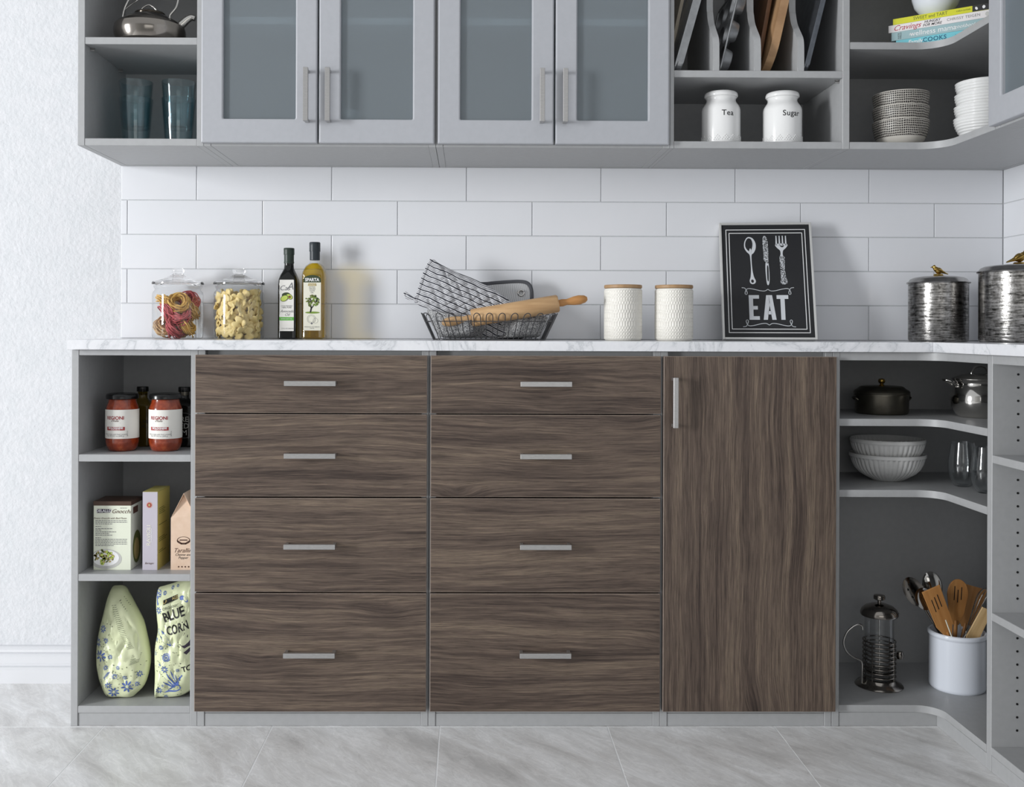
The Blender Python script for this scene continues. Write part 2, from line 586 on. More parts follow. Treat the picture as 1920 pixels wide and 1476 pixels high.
prof = [(BACK + 0.004, 0.0), (0.326, 0.0), (0.326, 0.040), (0.334, 0.046), (0.348, 0.046), (0.348, 0.050), (0.352, 0.053), (0.352, 0.072), (0.358, 0.077),
        (0.362, 0.079), (0.357, 0.084), (0.360, 0.090), (0.366, 0.094), (0.372, 0.097), (BACK + 0.004, 0.097)]
bb = prism('baseboard_back', prof, -4.0, -1.063, M['white_trim'], None, 'yz')
structure(bb, 'white moulded baseboard left of the cabinets')

# ---------------------------------------------------------------- base cabinets
CT, CB = 1.0326, 1.0060        # worktop top and underside
TOP = CB - 0.001
T = 0.019
def bar_handle(parent, x, y, z, length, vertical):
    """square bar on two posts, in front of a door face at y"""
    o = worldloc(parent)
    bm = bmesh.new()
    w = 0.0066; L = length / 2
    yb0, yb1 = y - 0.035, y - 0.023
    if vertical:
        bm_box(bm, x - w, x + w, yb0, yb1, z - L, z + L, 0.0008)
        for s in (-1, 1):
            bm_box(bm, x - w * 0.8, x + w * 0.8, yb1 - 0.002, y, z + s * (L - 0.005) - 0.004, z + s * (L - 0.005) + 0.004, 0.0005)
    else:
        bm_box(bm, x - L, x + L, yb0, yb1, z - w, z + w, 0.0008)
        for s in (-1, 1):
            bm_box(bm, x + s * (L - 0.005) - 0.004, x + s * (L - 0.005) + 0.004, yb1 - 0.002, y, z - w * 0.8, z + w * 0.8, 0.0005)
    for v in bm.verts:
        v.co -= o
    return bobj('handle', bm, M['steel'], parent)
def pins(parent, xs, ys, zs, nx=1):
    """metal shelf pins under a shelf, on the inner face of a side panel"""
    o = worldloc(parent)
    for x in xs:
        for y in ys:
            for z in zs:
                bm = bmesh.new()
                bm_tube(bm, [(x - o.x, y - o.y, z - o.z - 0.006), (x - o.x + nx * 0.012, y - o.y, z - o.z - 0.006)], 0.003, 8)
                bm_box(bm, *sorted((x - o.x + nx * 0.003, x - o.x + nx * 0.012)), y - o.y - 0.004, y - o.y + 0.004, z - o.z - 0.003, z - o.z - 0.0005)
                bobj('shelf_pin', bm, M['steel'], parent)

# open pantry shelves at the left end
XL = [-1.0614, -0.7435]
c = thing('open_shelf_cabinet', 'grey open base shelf unit at the left end, holding jars, boxes and bags', 'cabinet', (XL[0], 0, 0))
wbox('side_panel', XL[0], XL[0] + T, 0, 0.37, 0.0, TOP, M['grey'], c)
wbox('side_panel', XL[1], XL[1] + T, 0, 0.37, 0.0, TOP, M['grey'], c)
wbox('back_panel', XL[0] + T, XL[1], 0.352, 0.37, 0.0, TOP, M['grey'], c, bev=0)
Z1, Z2, ZB = 0.7255, 0.4060, 0.0535
wbox('top_panel', XL[0] + T, XL[1], 0.001, 0.352, 0.9905, TOP, M['grey'], c)
for z in (Z1, Z2, ZB):
    wbox('shelf', XL[0] + T, XL[1], 0.001, 0.352, z - T, z, M['grey'], c)
wbox('toe_kick', XL[0] + T, XL[1], 0.003, 0.02, 0.0, ZB - T - 0.0008, M['grey'], c)
pins(c, [XL[0] + T], [0.05, 0.3], [Z1 - T, Z2 - T])

YD = -0.018
DT = [667, 778, 935, 1113.5]; DB = [775.5, 932, 1110.7, 1335]
DZ = [(1.06 - (a - 620) / scl(YD), 1.06 - (b - 620) / scl(YD)) for a, b in zip(DT, DB)]
HZ = [1.06 - (v - 620) / scl(YD - 0.035) for v in (720.5, 856.7, 1027, 1231)]
def drawer_cabinet(x0, x1, d0, d1, hx, label):
    c = thing('drawer_cabinet', label, 'cabinet', (x0, 0, 0))
    wbox('side_panel', x0, x0 + T, 0, 0.37, 0, TOP, M['grey'], c)
    wbox('side_panel', x1 - T, x1, 0, 0.37, 0, TOP, M['grey'], c)
    wbox('back_panel', x0 + T, x1 - T, 0.352, 0.37, 0, TOP, M['grey'], c, bev=0)
    wbox('top_panel', x0 + T, x1 - T, 0.022, 0.352, TOP - T, TOP, M['grey'], c)
    wbox('bottom_panel', x0 + T, x1 - T, 0.002, 0.352, ZB - T, ZB, M['grey'], c)
    wbox('toe_kick', x0 + T, x1 - T, 0.002, 0.02, 0, ZB - T - 0.0008, M['grey'], c)
    for (zt, zb), hz in zip(DZ, HZ):
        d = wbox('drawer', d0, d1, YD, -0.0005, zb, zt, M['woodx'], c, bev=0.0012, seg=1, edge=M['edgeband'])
        bar_handle(d, hx, YD, hz, 0.1355, False)
    return c
hx1 = at(580.5, 800, YD - 0.035).x; hx2 = at(1024.5, 800, YD - 0.035).x
X1, X2, X3, X4 = XL[1] + T, -0.107, 0.5145, 0.977
drawer_cabinet(X1 + 0.0005, X2 - 0.0005, -0.7275, -0.1120, hx1, 'dark wood four-drawer base cabinet next to the open pantry shelves')
drawer_cabinet(X2 + 0.0005, X3 - 0.0005, -0.1020, 0.5110, hx2, 'dark wood four-drawer base cabinet next to the single tall door')
c = thing('door_cabinet', 'base cabinet with one dark wood upright-grain door', 'cabinet', (X3, 0, 0))
wbox('side_panel', X3, X3 + T, 0, 0.37, 0, TOP, M['grey'], c)
wbox('side_panel', X4 - T - 0.001, X4 - 0.001, 0, 0.37, 0, TOP, M['grey'], c)
wbox('back_panel', X3 + T, X4 - T, 0.352, 0.37, 0, TOP, M['grey'], c, bev=0)
wbox('top_panel', X3 + T, X4 - T - 0.001, 0.022, 0.352, TOP - T, TOP, M['grey'], c)
wbox('bottom_panel', X3 + T, X4 - T - 0.001, 0.002, 0.352, ZB - T, ZB, M['grey'], c)
wbox('toe_kick', X3 + T, X4 - T - 0.001, 0.002, 0.02, 0, ZB - T - 0.0008, M['grey'], c)
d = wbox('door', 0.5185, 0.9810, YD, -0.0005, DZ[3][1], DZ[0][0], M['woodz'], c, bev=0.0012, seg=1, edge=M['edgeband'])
ph = at(1268, 756, YD - 0.035)
bar_handle(d, ph.x, YD, ph.z, 0.133, True)

# corner unit with curved shelves
XF, YE, RF = 1.261, -0.260, 0.06
def curved(x0, xf, y_f, yb, xr, ye, r, n=14):
    """L-shaped board: front edge at y_f, turning to x = xf by a fillet of radius r, ending at ye"""
    pts = [(x0, yb), (x0, y_f), (xf - r, y_f)]
    pts += [(xf - r + r * math.sin(a), y_f - r + r * math.cos(a)) for a in (math.pi / 2 * k / n for k in range(1, n + 1))]
    return pts + [(xf, ye), (xr, ye), (xr, yb)]
def curved_board(name, pts, z0, z1, mat, parent):
    o = worldloc(parent)
    return prism(name, [(x - o.x, y - o.y) for x, y in pts], z0 - o.z, z1 - o.z, mat, parent, 'xy', 0.001, 1, smooth=True)
c = thing('corner_cabinet', 'grey corner base unit with curved open shelves for pots and bowls', 'cabinet', (X4, 0, 0))
wbox('side_panel', X4, X4 + T, 0, 0.37, 0, TOP, M['grey'], c)
wbox('back_panel', X4 + T, 1.622, 0.352, 0.37, 0, TOP, M['grey'], c, bev=0)
wbox('back_panel', 1.606, 1.622, YE, 0.352, 0, TOP, M['grey'], c, bev=0)
wbox('side_panel', XF, 1.622, YE - 0.0225, YE, 0, TOP, M['grey'], c)
CZ = [0.8260, 0.6350]
CBZ = 0.0565
outl = curved(X4 + T, XF, 0.001, 0.352, 1.606, YE, RF)
curved_board('top_panel', curved(X4 + T, XF, 0.001, 0.352, 1.606, YE, RF), 0.9835, TOP, M['grey'], c)
for z in CZ:
    curved_board('shelf', outl, z - T, z, M['grey'], c)
curved_board('bottom_shelf', outl, CBZ - T, CBZ, M['grey'], c)
wbox('toe_kick', X4 + T, XF + 0.016, 0.002, 0.018, 0, CBZ - T - 0.0008, M['grey'], c)
wbox('toe_kick', XF, XF + 0.016, YE, 0.0015, 0, CBZ - T - 0.0008, M['grey'], c)

# return unit along the right wall
YR0 = YE - 0.0225
c = thing('return_cabinet', 'grey open shelf unit running along the right wall, cut by the frame', 'cabinet', (XF, YR0, 0))
RZ = [0.764, 0.384, 0.060]
wbox('side_panel', XF, 1.622, YR0 - 0.75, YR0 - 0.731, 0, TOP, M['grey'], c)
wbox('back_panel', 1.606, 1.622, YR0 - 0.731, YR0 - 0.0005, 0, TOP, M['grey'], c, bev=0)
wbox('top_panel', XF, 1.606, YR0 - 0.731, YR0 - 0.0005, 0.9835, TOP, M['grey'], c)
for z in RZ:
    wbox('shelf', XF, 1.606, YR0 - 0.731, YR0 - 0.0005, z - T, z, M['grey'], c)
wbox('toe_kick', XF + 0.001, XF + 0.017, YR0 - 0.731, YR0 - 0.0005, 0, RZ[2] - T - 0.0008, M['grey'], c)
# rows of shelf-pin holes drilled in the panel beside it
o = worldloc(c)
bm = bmesh.new()
for xh in (1.3235, 1.57):
    z = 0.10
    while z < 0.97:
        if all(not (rz - T - 0.012 < z < rz + 0.012) for rz in RZ):
            bm_tube(bm, [(xh - o.x, -0.0008, z), (xh - o.x, 0.0002, z)], 0.0028, 10)
        z += 0.0318
ph_ = bobj('pin_holes', bm, M['dark_hole'], c)
ph_['kind'] = 'stuff'

# worktop: long run and the return
w = prism('countertop', [(-1.0650, -0.0235), (1.235, -0.0235), (1.235, BACK - 0.0005), (-1.0650, BACK - 0.0005)], CB, CT, M['marble'], None, 'xy', 0.0012, 2)
tag(w, 'long white marble worktop over the drawer cabinets', 'worktop')
w = prism('countertop', [(1.2358, -1.1), (RIGHT - 0.0005, -1.1), (RIGHT - 0.0005, BACK - 0.0005), (1.2358, BACK - 0.0005)], CB, CT, M['marble'], None, 'xy', 0.0012, 2)
tag(w, 'short white marble worktop piece turning along the right wall', 'worktop')

# ---------------------------------------------------------------- wall cabinets
YU = 0.035
UB, UT = 1.5575, 2.30
U1 = 1.5770
ux = lambda px: (px - 880) / scl(YU)
# open unit at the left
a0, a1 = -1.0614, ux(368.7)
c = thing('open_wall_cabinet', 'grey open wall unit with kettle and blue tumblers', 'cabinet', (a0, YU, UB))
wbox('side_panel', a0, a0 + T, YU, 0.383, UB, UT, M['grey'], c)
wbox('side_panel', a1, a1 + T, YU, 0.383, UB, UT, M['grey'], c)
wbox('back_panel', a0 + T, a1, 0.362, 0.383, UB, UT, M['grey'], c, bev=0)
ZK = 1.8510
for z in (U1, ZK, 2.12):
    wbox('shelf', a0 + T, a1, YU + 0.001, 0.362, z - T, z, M['grey'], c)
wbox('top_panel', a0 + T, a1, YU + 0.001, 0.362, UT - T, UT, M['grey'], c)
pins(c, [a0 + T], [0.075, 0.30], [ZK - T])

def frosted():
    m = bpy.data.materials.new('frosted_glass'); m.use_nodes = True
    t = NT(m)
    for nd in list(t.n):
        t.n.remove(nd)
    out = t.new('ShaderNodeOutputMaterial')
    dif = t.new('ShaderNodeBsdfDiffuse'); dif.inputs['Color'].default_value = (0.40, 0.44, 0.47, 1)
    trl = t.new('ShaderNodeBsdfTranslucent'); trl.inputs['Color'].default_value = (0.75, 0.82, 0.86, 1)
    tra = t.new('ShaderNodeBsdfTransparent'); tra.inputs['Color'].default_value = (0.82, 0.88, 0.91, 1)
    ref = t.new('ShaderNodeBsdfRefraction'); ref.inputs['Color'].default_value = (0.85, 0.91, 0.94, 1)
    ref.inputs['Roughness'].default_value = 0.28; ref.inputs['IOR'].default_value = 1.12
    glo = t.new('ShaderNodeBsdfGlossy'); glo.inputs['Roughness'].default_value = 0.35
    def mx(f, a, b):
        n = t.new('ShaderNodeMixShader'); n.inputs[0].default_value = f
        t.link(a, n.inputs[1]); t.link(b, n.inputs[2]); return n.outputs[0]
    s1 = mx(0.45, dif.outputs[0], trl.outputs[0])
    s2 = mx(0.45, tra.outputs[0], ref.outputs[0])
    s3 = mx(0.58, s1, s2)
    s4 = mx(0.05, s3, glo.outputs[0])
    t.link(s4, out.inputs[0])
    return m
M['frosted'] = frosted()

def frame_door(parent, x0, x1, gx0, gx1, z0, z1, gz0, gz1, y):
    """painted frame with a rounded glass opening, frosted pane behind"""
    o = worldloc(parent)
    def rr(a, b, cc, d, r, n=5):
        pts = []
        for (cx, cy, s) in ((b - r, cc + r, -math.pi / 2), (b - r, d - r, 0), (a + r, d - r, math.pi / 2), (a + r, cc + r, math.pi)):
            pts += [(cx + r * math.cos(s + math.pi / 2 * k / n), cy + r * math.sin(s + math.pi / 2 * k / n)) for k in range(n + 1)]
        return pts
    th = 0.0185
    e = 0.004
    loops = [(rr(x0, x1, z0, z1, 0.002), y + th), (rr(x0, x1, z0, z1, 0.002), y + e), (rr(x0 + e * 0.3, x1 - e * 0.3, z0 + e * 0.3, z1 - e * 0.3, 0.002), y + e * 0.3),
             (rr(x0 + e, x1 - e, z0 + e, z1 - e, 0.002), y), (rr(gx0 - e, gx1 + e, gz0 - e, gz1 + e, 0.006), y),
             (rr(gx0 - e * 0.3, gx1 + e * 0.3, gz0 - e * 0.3, gz1 + e * 0.3, 0.004), y + e * 0.3), (rr(gx0, gx1, gz0, gz1, 0.004), y + e), (rr(gx0, gx1, gz0, gz1, 0.004), y + th)]
    verts, faces = [], []
    n = len(loops[0][0])
    for pts, yy in loops:
        verts += [(p[0] - o.x, yy - o.y, p[1] - o.z) for p in pts]
    m = len(loops)
    for k in range(m):
        for i in range(n):
            a, b = k * n + i, k * n + (i + 1) % n
            cc, d = ((k + 1) % m) * n + (i + 1) % n, ((k + 1) % m) * n + i
            faces.append((a, b, cc, d))
    d = mobj('door', verts, faces, M['greydoor'], parent)
    wbox('glass_pane', gx0 + 0.0002, gx1 - 0.0002, y + 0.011, y + 0.012, gz0 + 0.0002, gz1 - 0.0002, M['frosted'], d, bev=0)
    return d
YDU = YU - 0.019
ud = lambda px: (px - 880) / scl(YDU)
uz = lambda py: 1.06 + (620 - py) / scl(YDU)
def glass_cabinet(x0, x1, doors, label):
    c = thing('glass_door_cabinet', label, 'cabinet', (x0, YU, UB))
    wbox('side_panel', x0, x0 + T, YU, 0.383, UB, UT, M['grey'], c)
    wbox('side_panel', x1 - T, x1, YU, 0.383, UB, UT, M['grey'], c)
    wbox('back_panel', x0 + T, x1 - T, 0.362, 0.383, UB, UT, M['grey'], c, bev=0)
    for z in (U1, 1.912, 2.19):
        wbox('shelf', x0 + T, x1 - T, YU + (0.001 if z == U1 else 0.014), 0.362, z - T, z, M['grey'], c)
    wbox('top_panel', x0 + T, x1 - T, YU + 0.001, 0.362, UT - T, UT, M['grey'], c)
    for (p0, p1, q0, q1, hx) in doors:
        d = frame_door(c, ud(p0), ud(p1), ud(q0), ud(q1), uz(269.5), UT - 0.002, uz(224.5), UT - 0.065, YDU)
        p = at(hx[0], hx[1], YDU - 0.03)
        bar_handle(d, p.x, YDU, p.z, 0.1425, True)
    return c
b0, b1, b2 = a1 + T + 0.0005, ux(816), ux(1255.7)
glass_cabinet(b0, b1 - 0.0005, [(376.3, 593.5, 417.5, 553, (573, 176.5)), (596.8, 813, 637.5, 772.5, (614, 176.5))],
              'grey wall cabinet with two frosted glass doors beside the open kettle unit')
glass_cabinet(b1 + 0.0005, b2 - 0.0005, [(819.5, 1037, 861.5, 995.5, (1017, 178)), (1040.3, 1254.3, 1081, 1214.5, (1060.5, 178.5))],
              'grey wall cabinet with two frosted glass doors beside the tray dividers')

# open unit with upright tray dividers
d0, d1 = b2, ux(1580.5)
c = thing('divider_wall_cabinet', 'grey wall unit with upright tray dividers over two white jars', 'cabinet', (d0, YU, UB))
wbox('side_panel', d0, d0 + 0.0105, YU, 0.383, UB, UT, M['grey'], c)
wbox('side_panel', d1, d1 + T, YU, 0.383, UB, UT, M['grey'], c)
DI0 = d0 + 0.0105
wbox('back_panel', DI0, d1, 0.362, 0.383, UB, UT, M['grey'], c, bev=0)
ZD = 1.7700
for z in (U1, ZD):
    wbox('shelf', DI0, d1, YU + 0.001, 0.362, z - T, z, M['grey'], c)
wbox('top_panel', DI0, d1, YU + 0.001, 0.362, UT - T, UT, M['grey'], c)
pins(c, [d1], [0.06], [ZD - T], nx=-1)
o = worldloc(c)
def divider(px0, px1):
    """upright board whose front edge sweeps back in an S towards the top"""
    x0, x1 = ux(px0), ux(px1)
    prof = [(0.362 - o.y, ZD - o.z), (0.362 - o.y, UT - T - o.z)]
    S = [(0.115, UT - T), (0.115, 1.99), (0.110, 1.95), (0.098, 1.92), (0.080, 1.898), (0.060, 1.878), (0.046, 1.862), (0.040, 1.845), (0.038, 1.82), (0.038, ZD)]
    prof += [(p.x - o.y, p.y - o.z) for p in catmull([(a, b, 0) for a, b in S], 4)]
    return prism('divider', prof, x0 - o.x, x1 - o.x, M['grey'], c, 'yz', 0.0008, 1, smooth=True)
DIV = [(1336.5, 1348.5), (1414, 1427), (1496, 1508.5)]
for a, b in DIV:
    divider(a, b)

# corner wall unit with curved shelves
XU = 1.288; YUE = -0.240; RU = 0.075
c = thing('corner_wall_cabinet', 'grey corner wall unit with curved open shelves of books and bowls', 'cabinet', (d1 + T, YU, UB))
e0 = d1 + T + 0.0005
wbox('back_panel', e0, RIGHT - 0.002, 0.362, 0.383, UB, UT, M['grey'], c, bev=0)
wbox('back_panel', 1.618, RIGHT - 0.002, YUE, 0.362, UB, UT, M['grey'], c, bev=0)
ZS = 1.8490
oul = curved(e0, XU, YU + 0.001, 0.362, 1.618, YUE, RU)
for z in (U1, ZS, 2.13):
    curved_board('shelf', oul, z - T, z, M['grey'], c)
curved_board('top_panel', oul, UT - T, UT, M['grey'], c)
# glass-door unit along the right wall
c = thing('return_wall_cabinet', 'grey frosted glass wall cabinet on the right wall, cut by the frame', 'cabinet', (XU, YUE, UB))
wbox('side_panel', XU, RIGHT - 0.002, YUE - T - 0.0005, YUE - 0.0005, UB, UT, M['grey'], c)
wbox('side_panel', XU, RIGHT - 0.002, YUE - 0.70, YUE - 0.681, UB, UT, M['grey'], c)
wbox('back_panel', 1.618, RIGHT - 0.002, YUE - 0.681, YUE - T - 0.0005, UB, UT, M['grey'], c, bev=0)
for z in (U1, 1.912, 2.19):
    wbox('shelf', XU + (0.001 if z == U1 else 0.014), 1.618, YUE - 0.681, YUE - T - 0.0005, z - T, z, M['grey'], c)
wbox('top_panel', XU + 0.001, 1.618, YUE - 0.681, YUE - T - 0.0005, UT - T, UT, M['grey'], c)
for k in range(2):
    w0 = 0.345
    # built facing -y, then turned to face -x
    d = frame_door(None, -w0 / 2 + 0.0012, w0 / 2 - 0.0012, -w0 / 2 + 0.061, w0 / 2 - 0.061, uz(269.5) - UB, UT - 0.002 - UB, uz(224.5) - UB, UT - 0.065 - UB, 0.0)
    bar_handle(d, (-1 if k else 1) * (w0 / 2 - 0.0335), 0.0, 1.704 - UB, 0.1425, True)
    d.parent = c
    d.rotation_euler = (0, 0, -math.pi / 2)
    d.location = (-0.0190, -(k + 0.5) * w0, 0)
# ---------------------------------------------------------------- materials of the small things
def thin_glass(name, tint, gloss_rough=0.02, ior=1.45, gain=1.0):
    """thin-walled glass: clear tinted sheet with Fresnel reflection"""
    m = bpy.data.materials.new(name); m.use_nodes = True
    t = NT(m)
    for nd in list(t.n):
        t.n.remove(nd)
    out = t.new('ShaderNodeOutputMaterial')
    tr = t.new('ShaderNodeBsdfTransparent'); tr.inputs[0].default_value = tint
    gl = t.new('ShaderNodeBsdfGlossy'); gl.inputs['Roughness'].default_value = gloss_rough
    lw = t.new('ShaderNodeLayerWeight'); lw.inputs[0].default_value = 0.5      # Schlick curve, same from both sides of the sheet
    f5 = t.math('POWER', lw.outputs['Facing'], 4.0)
    mx = t.new('ShaderNodeMixShader')
    t.link(t.math('ADD', t.math('MULTIPLY', f5, 0.8 * gain), 0.045 * gain), mx.inputs[0]); t.link(tr.outputs[0], mx.inputs[1]); t.link(gl.outputs[0], mx.inputs[2])
    t.link(mx.outputs[0], out.inputs[0])
    return m
M['clear'] = thin_glass('clear_glass', (0.95, 0.96, 0.965, 1), gain=1.25)
M['solid_glass'] = pmat('solid_glass', (1, 1, 1, 1), 0.02, trans=1.0, ior=1.45)
M['blueglass'] = thin_glass('smoke_blue_glass', (0.80, 0.885, 0.905, 1), 0.02, gain=1.3)
M['oil'] = thin_glass('olive_oil', (0.93, 0.76, 0.07, 1))
M['greenoil'] = thin_glass('green_oil', (0.50, 0.42, 0.06, 1))
M['darkglass'] = pmat('dark_green_glass', rgb(16, 17, 15), 0.08)
M['white_cer'] = pmat('white_glazed_ceramic', rgb(232, 232, 231), 0.16)
M['cream_cer'] = pmat('cream_textured_ceramic', rgb(228, 225, 217), 0.35)
M['bluewhite'] = pmat('cool_white_ceramic', rgb(224, 229, 238), 0.14)
M['blackcap'] = pmat('black_plastic_cap', rgb(13, 14, 15), 0.22)
M['greencap'] = pmat('dark_green_cap', rgb(36, 50, 42), 0.4)
M['bluecap'] = pmat('blue_black_cap', rgb(36, 44, 50), 0.4)
M['paper'] = pmat('white_label_paper', rgb(226, 224, 218), 0.6)
M['brass'] = noisy('old_brass', rgb(150, 122, 60), rgb(190, 160, 92), 80, rough=0.28, metal=1.0)
M['darkmetal'] = noisy('dark_pewter', rgb(98, 94, 86), rgb(112, 108, 98), 30, rough=0.36, metal=1.0)

def wood(name, c1, c2, stretch=(3, 40, 40), scale=1.5, rough=0.5):
    m = noisy(name, rgb(*c1), rgb(*c2), scale, rough=rough, stretch=stretch, lo=0.32, hi=0.68, bump=0.05, bdist=0.0005)
    return m
M['beech'] = wood('beech_wood', (176, 138, 96), (208, 172, 128))
M['handlewood'] = wood('varnished_wood', (176, 124, 70), (200, 148, 92))
M['lidwood'] = wood('acacia_lid', (150, 118, 84), (186, 152, 112), (20, 3, 3))
M['bamboo'] = wood('bamboo', (170, 116, 62), (190, 138, 82), (60, 60, 4))
M['palewood'] = wood('pale_wood', (190, 156, 108), (210, 180, 132), (60, 60, 4))
M['board'] = wood('acacia_board', (142, 108, 76), (186, 150, 112), (4, 30, 6))
M['boarddark'] = wood('walnut_board', (84, 56, 36), (120, 84, 56), (4, 30, 6))
M['creamboard'] = pmat('cream_board', rgb(212, 200, 180), 0.5)
M['tin'] = noisy('baking_tin', rgb(150, 152, 154), rgb(168, 170, 172), 40, rough=0.38, metal=0.85)
M['tindark'] = noisy('dark_baking_tin', rgb(104, 108, 114), rgb(122, 126, 132), 40, rough=0.35, metal=0.85)

def hammered():
    m = pmat('hammered_steel', rgb(150, 148, 145), 0.24, 1.0)
    t = NT(m); oc = coords(t)
    n = t.noise(t.mapping(oc, (26, 26, 210)), 1.0, 4, 0.6)
    n2 = t.noise(oc, 110, 3, 0.6)
    f = t.math('ADD', t.math('MULTIPLY', n, 0.65), t.math('MULTIPLY', n2, 0.35))
    t.link(t.ramp(f, [(0.38, rgb(58, 57, 55)), (0.47, rgb(128, 126, 123)), (0.62, rgb(182, 180, 178))]), bsdf(m).inputs['Base Color'])
    t.link(t.bump(f, 0.55, 0.002), bsdf(m).inputs['Normal'])
    return m
M['hammered'] = hammered()
M['lidsteel'] = noisy('worn_steel_lid', rgb(140, 138, 136), rgb(166, 164, 162), 50, rough=0.2, metal=1.0)

def place(px, y, z):
    """base point of a thing that stands at depth y, centred on pixel column px"""
    p = at(px, 620, y)
    return Vector((p.x, y, z))
def cp(px, py, y, o):
    """pixel at depth y as a point relative to o"""
    return at(px, py, y) - Vector(o)

# ---------------------------------------------------------------- pasta jars
def pasta_jar(px, label):
    o = place(px, 0.295, CT)
    j = thing('glass_jar', label, 'jar', o, group='lidded glass pasta jars')
    R = 0.0735
    out = [(0, 0.0), (R - 0.008, 0.0), (R - 0.002, 0.003), (R, 0.010), (R, 0.130), (R - 0.002, 0.138), (R - 0.007, 0.143), (R - 0.008, 0.147), (R - 0.005, 0.151), (R - 0.004, 0.157)]
    _unused = [(R - 0.008, 0.157), (R - 0.011, 0.150), (R - 0.010, 0.142), (R - 0.0045, 0.131), (R - 0.0035, 0.128), (R - 0.0035, 0.012), (R - 0.008, 0.007), (0, 0.007)]
    lathe('body', out + [(R - 0.006, 0.1575)], M['clear'], j, 56)
    lid = [(0, 0.158), (R - 0.010, 0.158), (R - 0.009, 0.1595), (R + 0.001, 0.1605), (R + 0.0015, 0.1655), (R - 0.001, 0.169), (R - 0.012, 0.171), (0.045, 0.177), (0.028, 0.184), (0.020, 0.1885),
           (0.016, 0.191), (0.016, 0.193), (0.0195, 0.197), (0.0205, 0.2015), (0.019, 0.206), (0.014, 0.2085), (0, 0.209)]
    lathe('lid', lid, M['solid_glass'], j, 56)
    return o
o1 = pasta_jar(333.5, 'lidded glass jar filled with yellow and red pasta nests')
o2 = pasta_jar(448, 'lidded glass jar filled with pale bow-shaped pasta')

def nest_mesh(name, mat, seed, R=0.0335):
    rnd = random.Random(seed)
    bm = bmesh.new()
    for k in range(30):
        r = R * rnd.uniform(0.42, 0.95)
        h = rnd.uniform(-0.6, 0.6) * R * (1.15 - r / R)
        tx, ty = rnd.uniform(-0.38, 0.38), rnd.uniform(-0.38, 0.38)
        cx, cy = rnd.uniform(-0.12, 0.12) * R, rnd.uniform(-0.12, 0.12) * R
        ph, am = rnd.uniform(0, 6.28), rnd.uniform(0.02, 0.12)
        pts = []
        for i in range(22):
            a = 2 * math.pi * i / 22
            rr = r * (1 + am * math.sin(3 * a + ph))
            x, y = rr * math.cos(a), rr * math.sin(a)
            pts.append((cx + x, cy + y, h + x * tx + y * ty + 0.0015 * math.sin(5 * a + ph)))
        bm_tube(bm, pts, 0.0019, 5, closed=True)
    me = bpy.data.meshes.new(name)
    bm.to_mesh(me); bm.free()
    me.polygons.foreach_set('use_smooth', [True] * len(me.polygons))
    me.materials.append(mat)
    return me
P_Y = [nest_mesh('nest_yellow', noisy('egg_pasta', rgb(206, 158, 70), rgb(226, 186, 104), 60, 0.6), s) for s in (1, 2)]
P_R = [nest_mesh('nest_red', noisy('beet_pasta', rgb(178, 72, 78), rgb(205, 104, 106), 60, 0.6), s) for s in (3, 4)]
P_T = [nest_mesh('nest_tan', noisy('wheat_pasta', rgb(186, 146, 96), rgb(208, 174, 126), 60, 0.6), s) for s in (5,)]
nests = [  # dx, dy, z, kind, label
    (-0.029, -0.018, 0.036, 'T', 'tan pasta nest low at the left of the first glass jar'), (0.002, -0.034, 0.034, 'R', 'red pasta nest on the bottom of the first glass jar'),
    (0.030, -0.016, 0.038, 'Y', 'yellow pasta nest low at the right of the first glass jar'), (0.000, 0.032, 0.036, 'T', None),
    (-0.022, -0.026, 0.078, 'R', 'red pasta nest in the middle of the first glass jar, left'), (0.014, -0.031, 0.072, 'R', 'red pasta nest in the middle of the first glass jar, centre'),
    (0.033, 0.004, 0.084, 'T', 'tan pasta nest against the right side of the first glass jar'), (-0.016, 0.030, 0.085, 'Y', None),
    (-0.030, -0.012, 0.108, 'Y', 'yellow pasta nest at the upper left of the first glass jar'), (0.010, -0.026, 0.106, 'Y', 'yellow pasta nest on top of the first glass jar filling'),
    (0.026, 0.020, 0.112, 'R', 'red pasta nest tucked behind at the top of the first glass jar')]
rnd = random.Random(9)
for i, (dx, dy, z, k, lab) in enumerate(nests):
    me = {'Y': P_Y, 'R': P_R, 'T': P_T}[k]
    ob = bpy.data.objects.new('pasta_nest', me[i % len(me)])
    COL.objects.link(ob)
    ob.location = o1 + Vector((dx, dy, z))
    ob.rotation_euler = (rnd.uniform(0.5, 1.2), rnd.uniform(-0.4, 0.4), rnd.uniform(0, 3))
    word = {'Y': 'yellow', 'R': 'red', 'T': 'tan'}[k]
    tag(ob, lab or word + ' pasta nest at the back of the first glass jar', 'pasta', 'pasta nests in the jar')

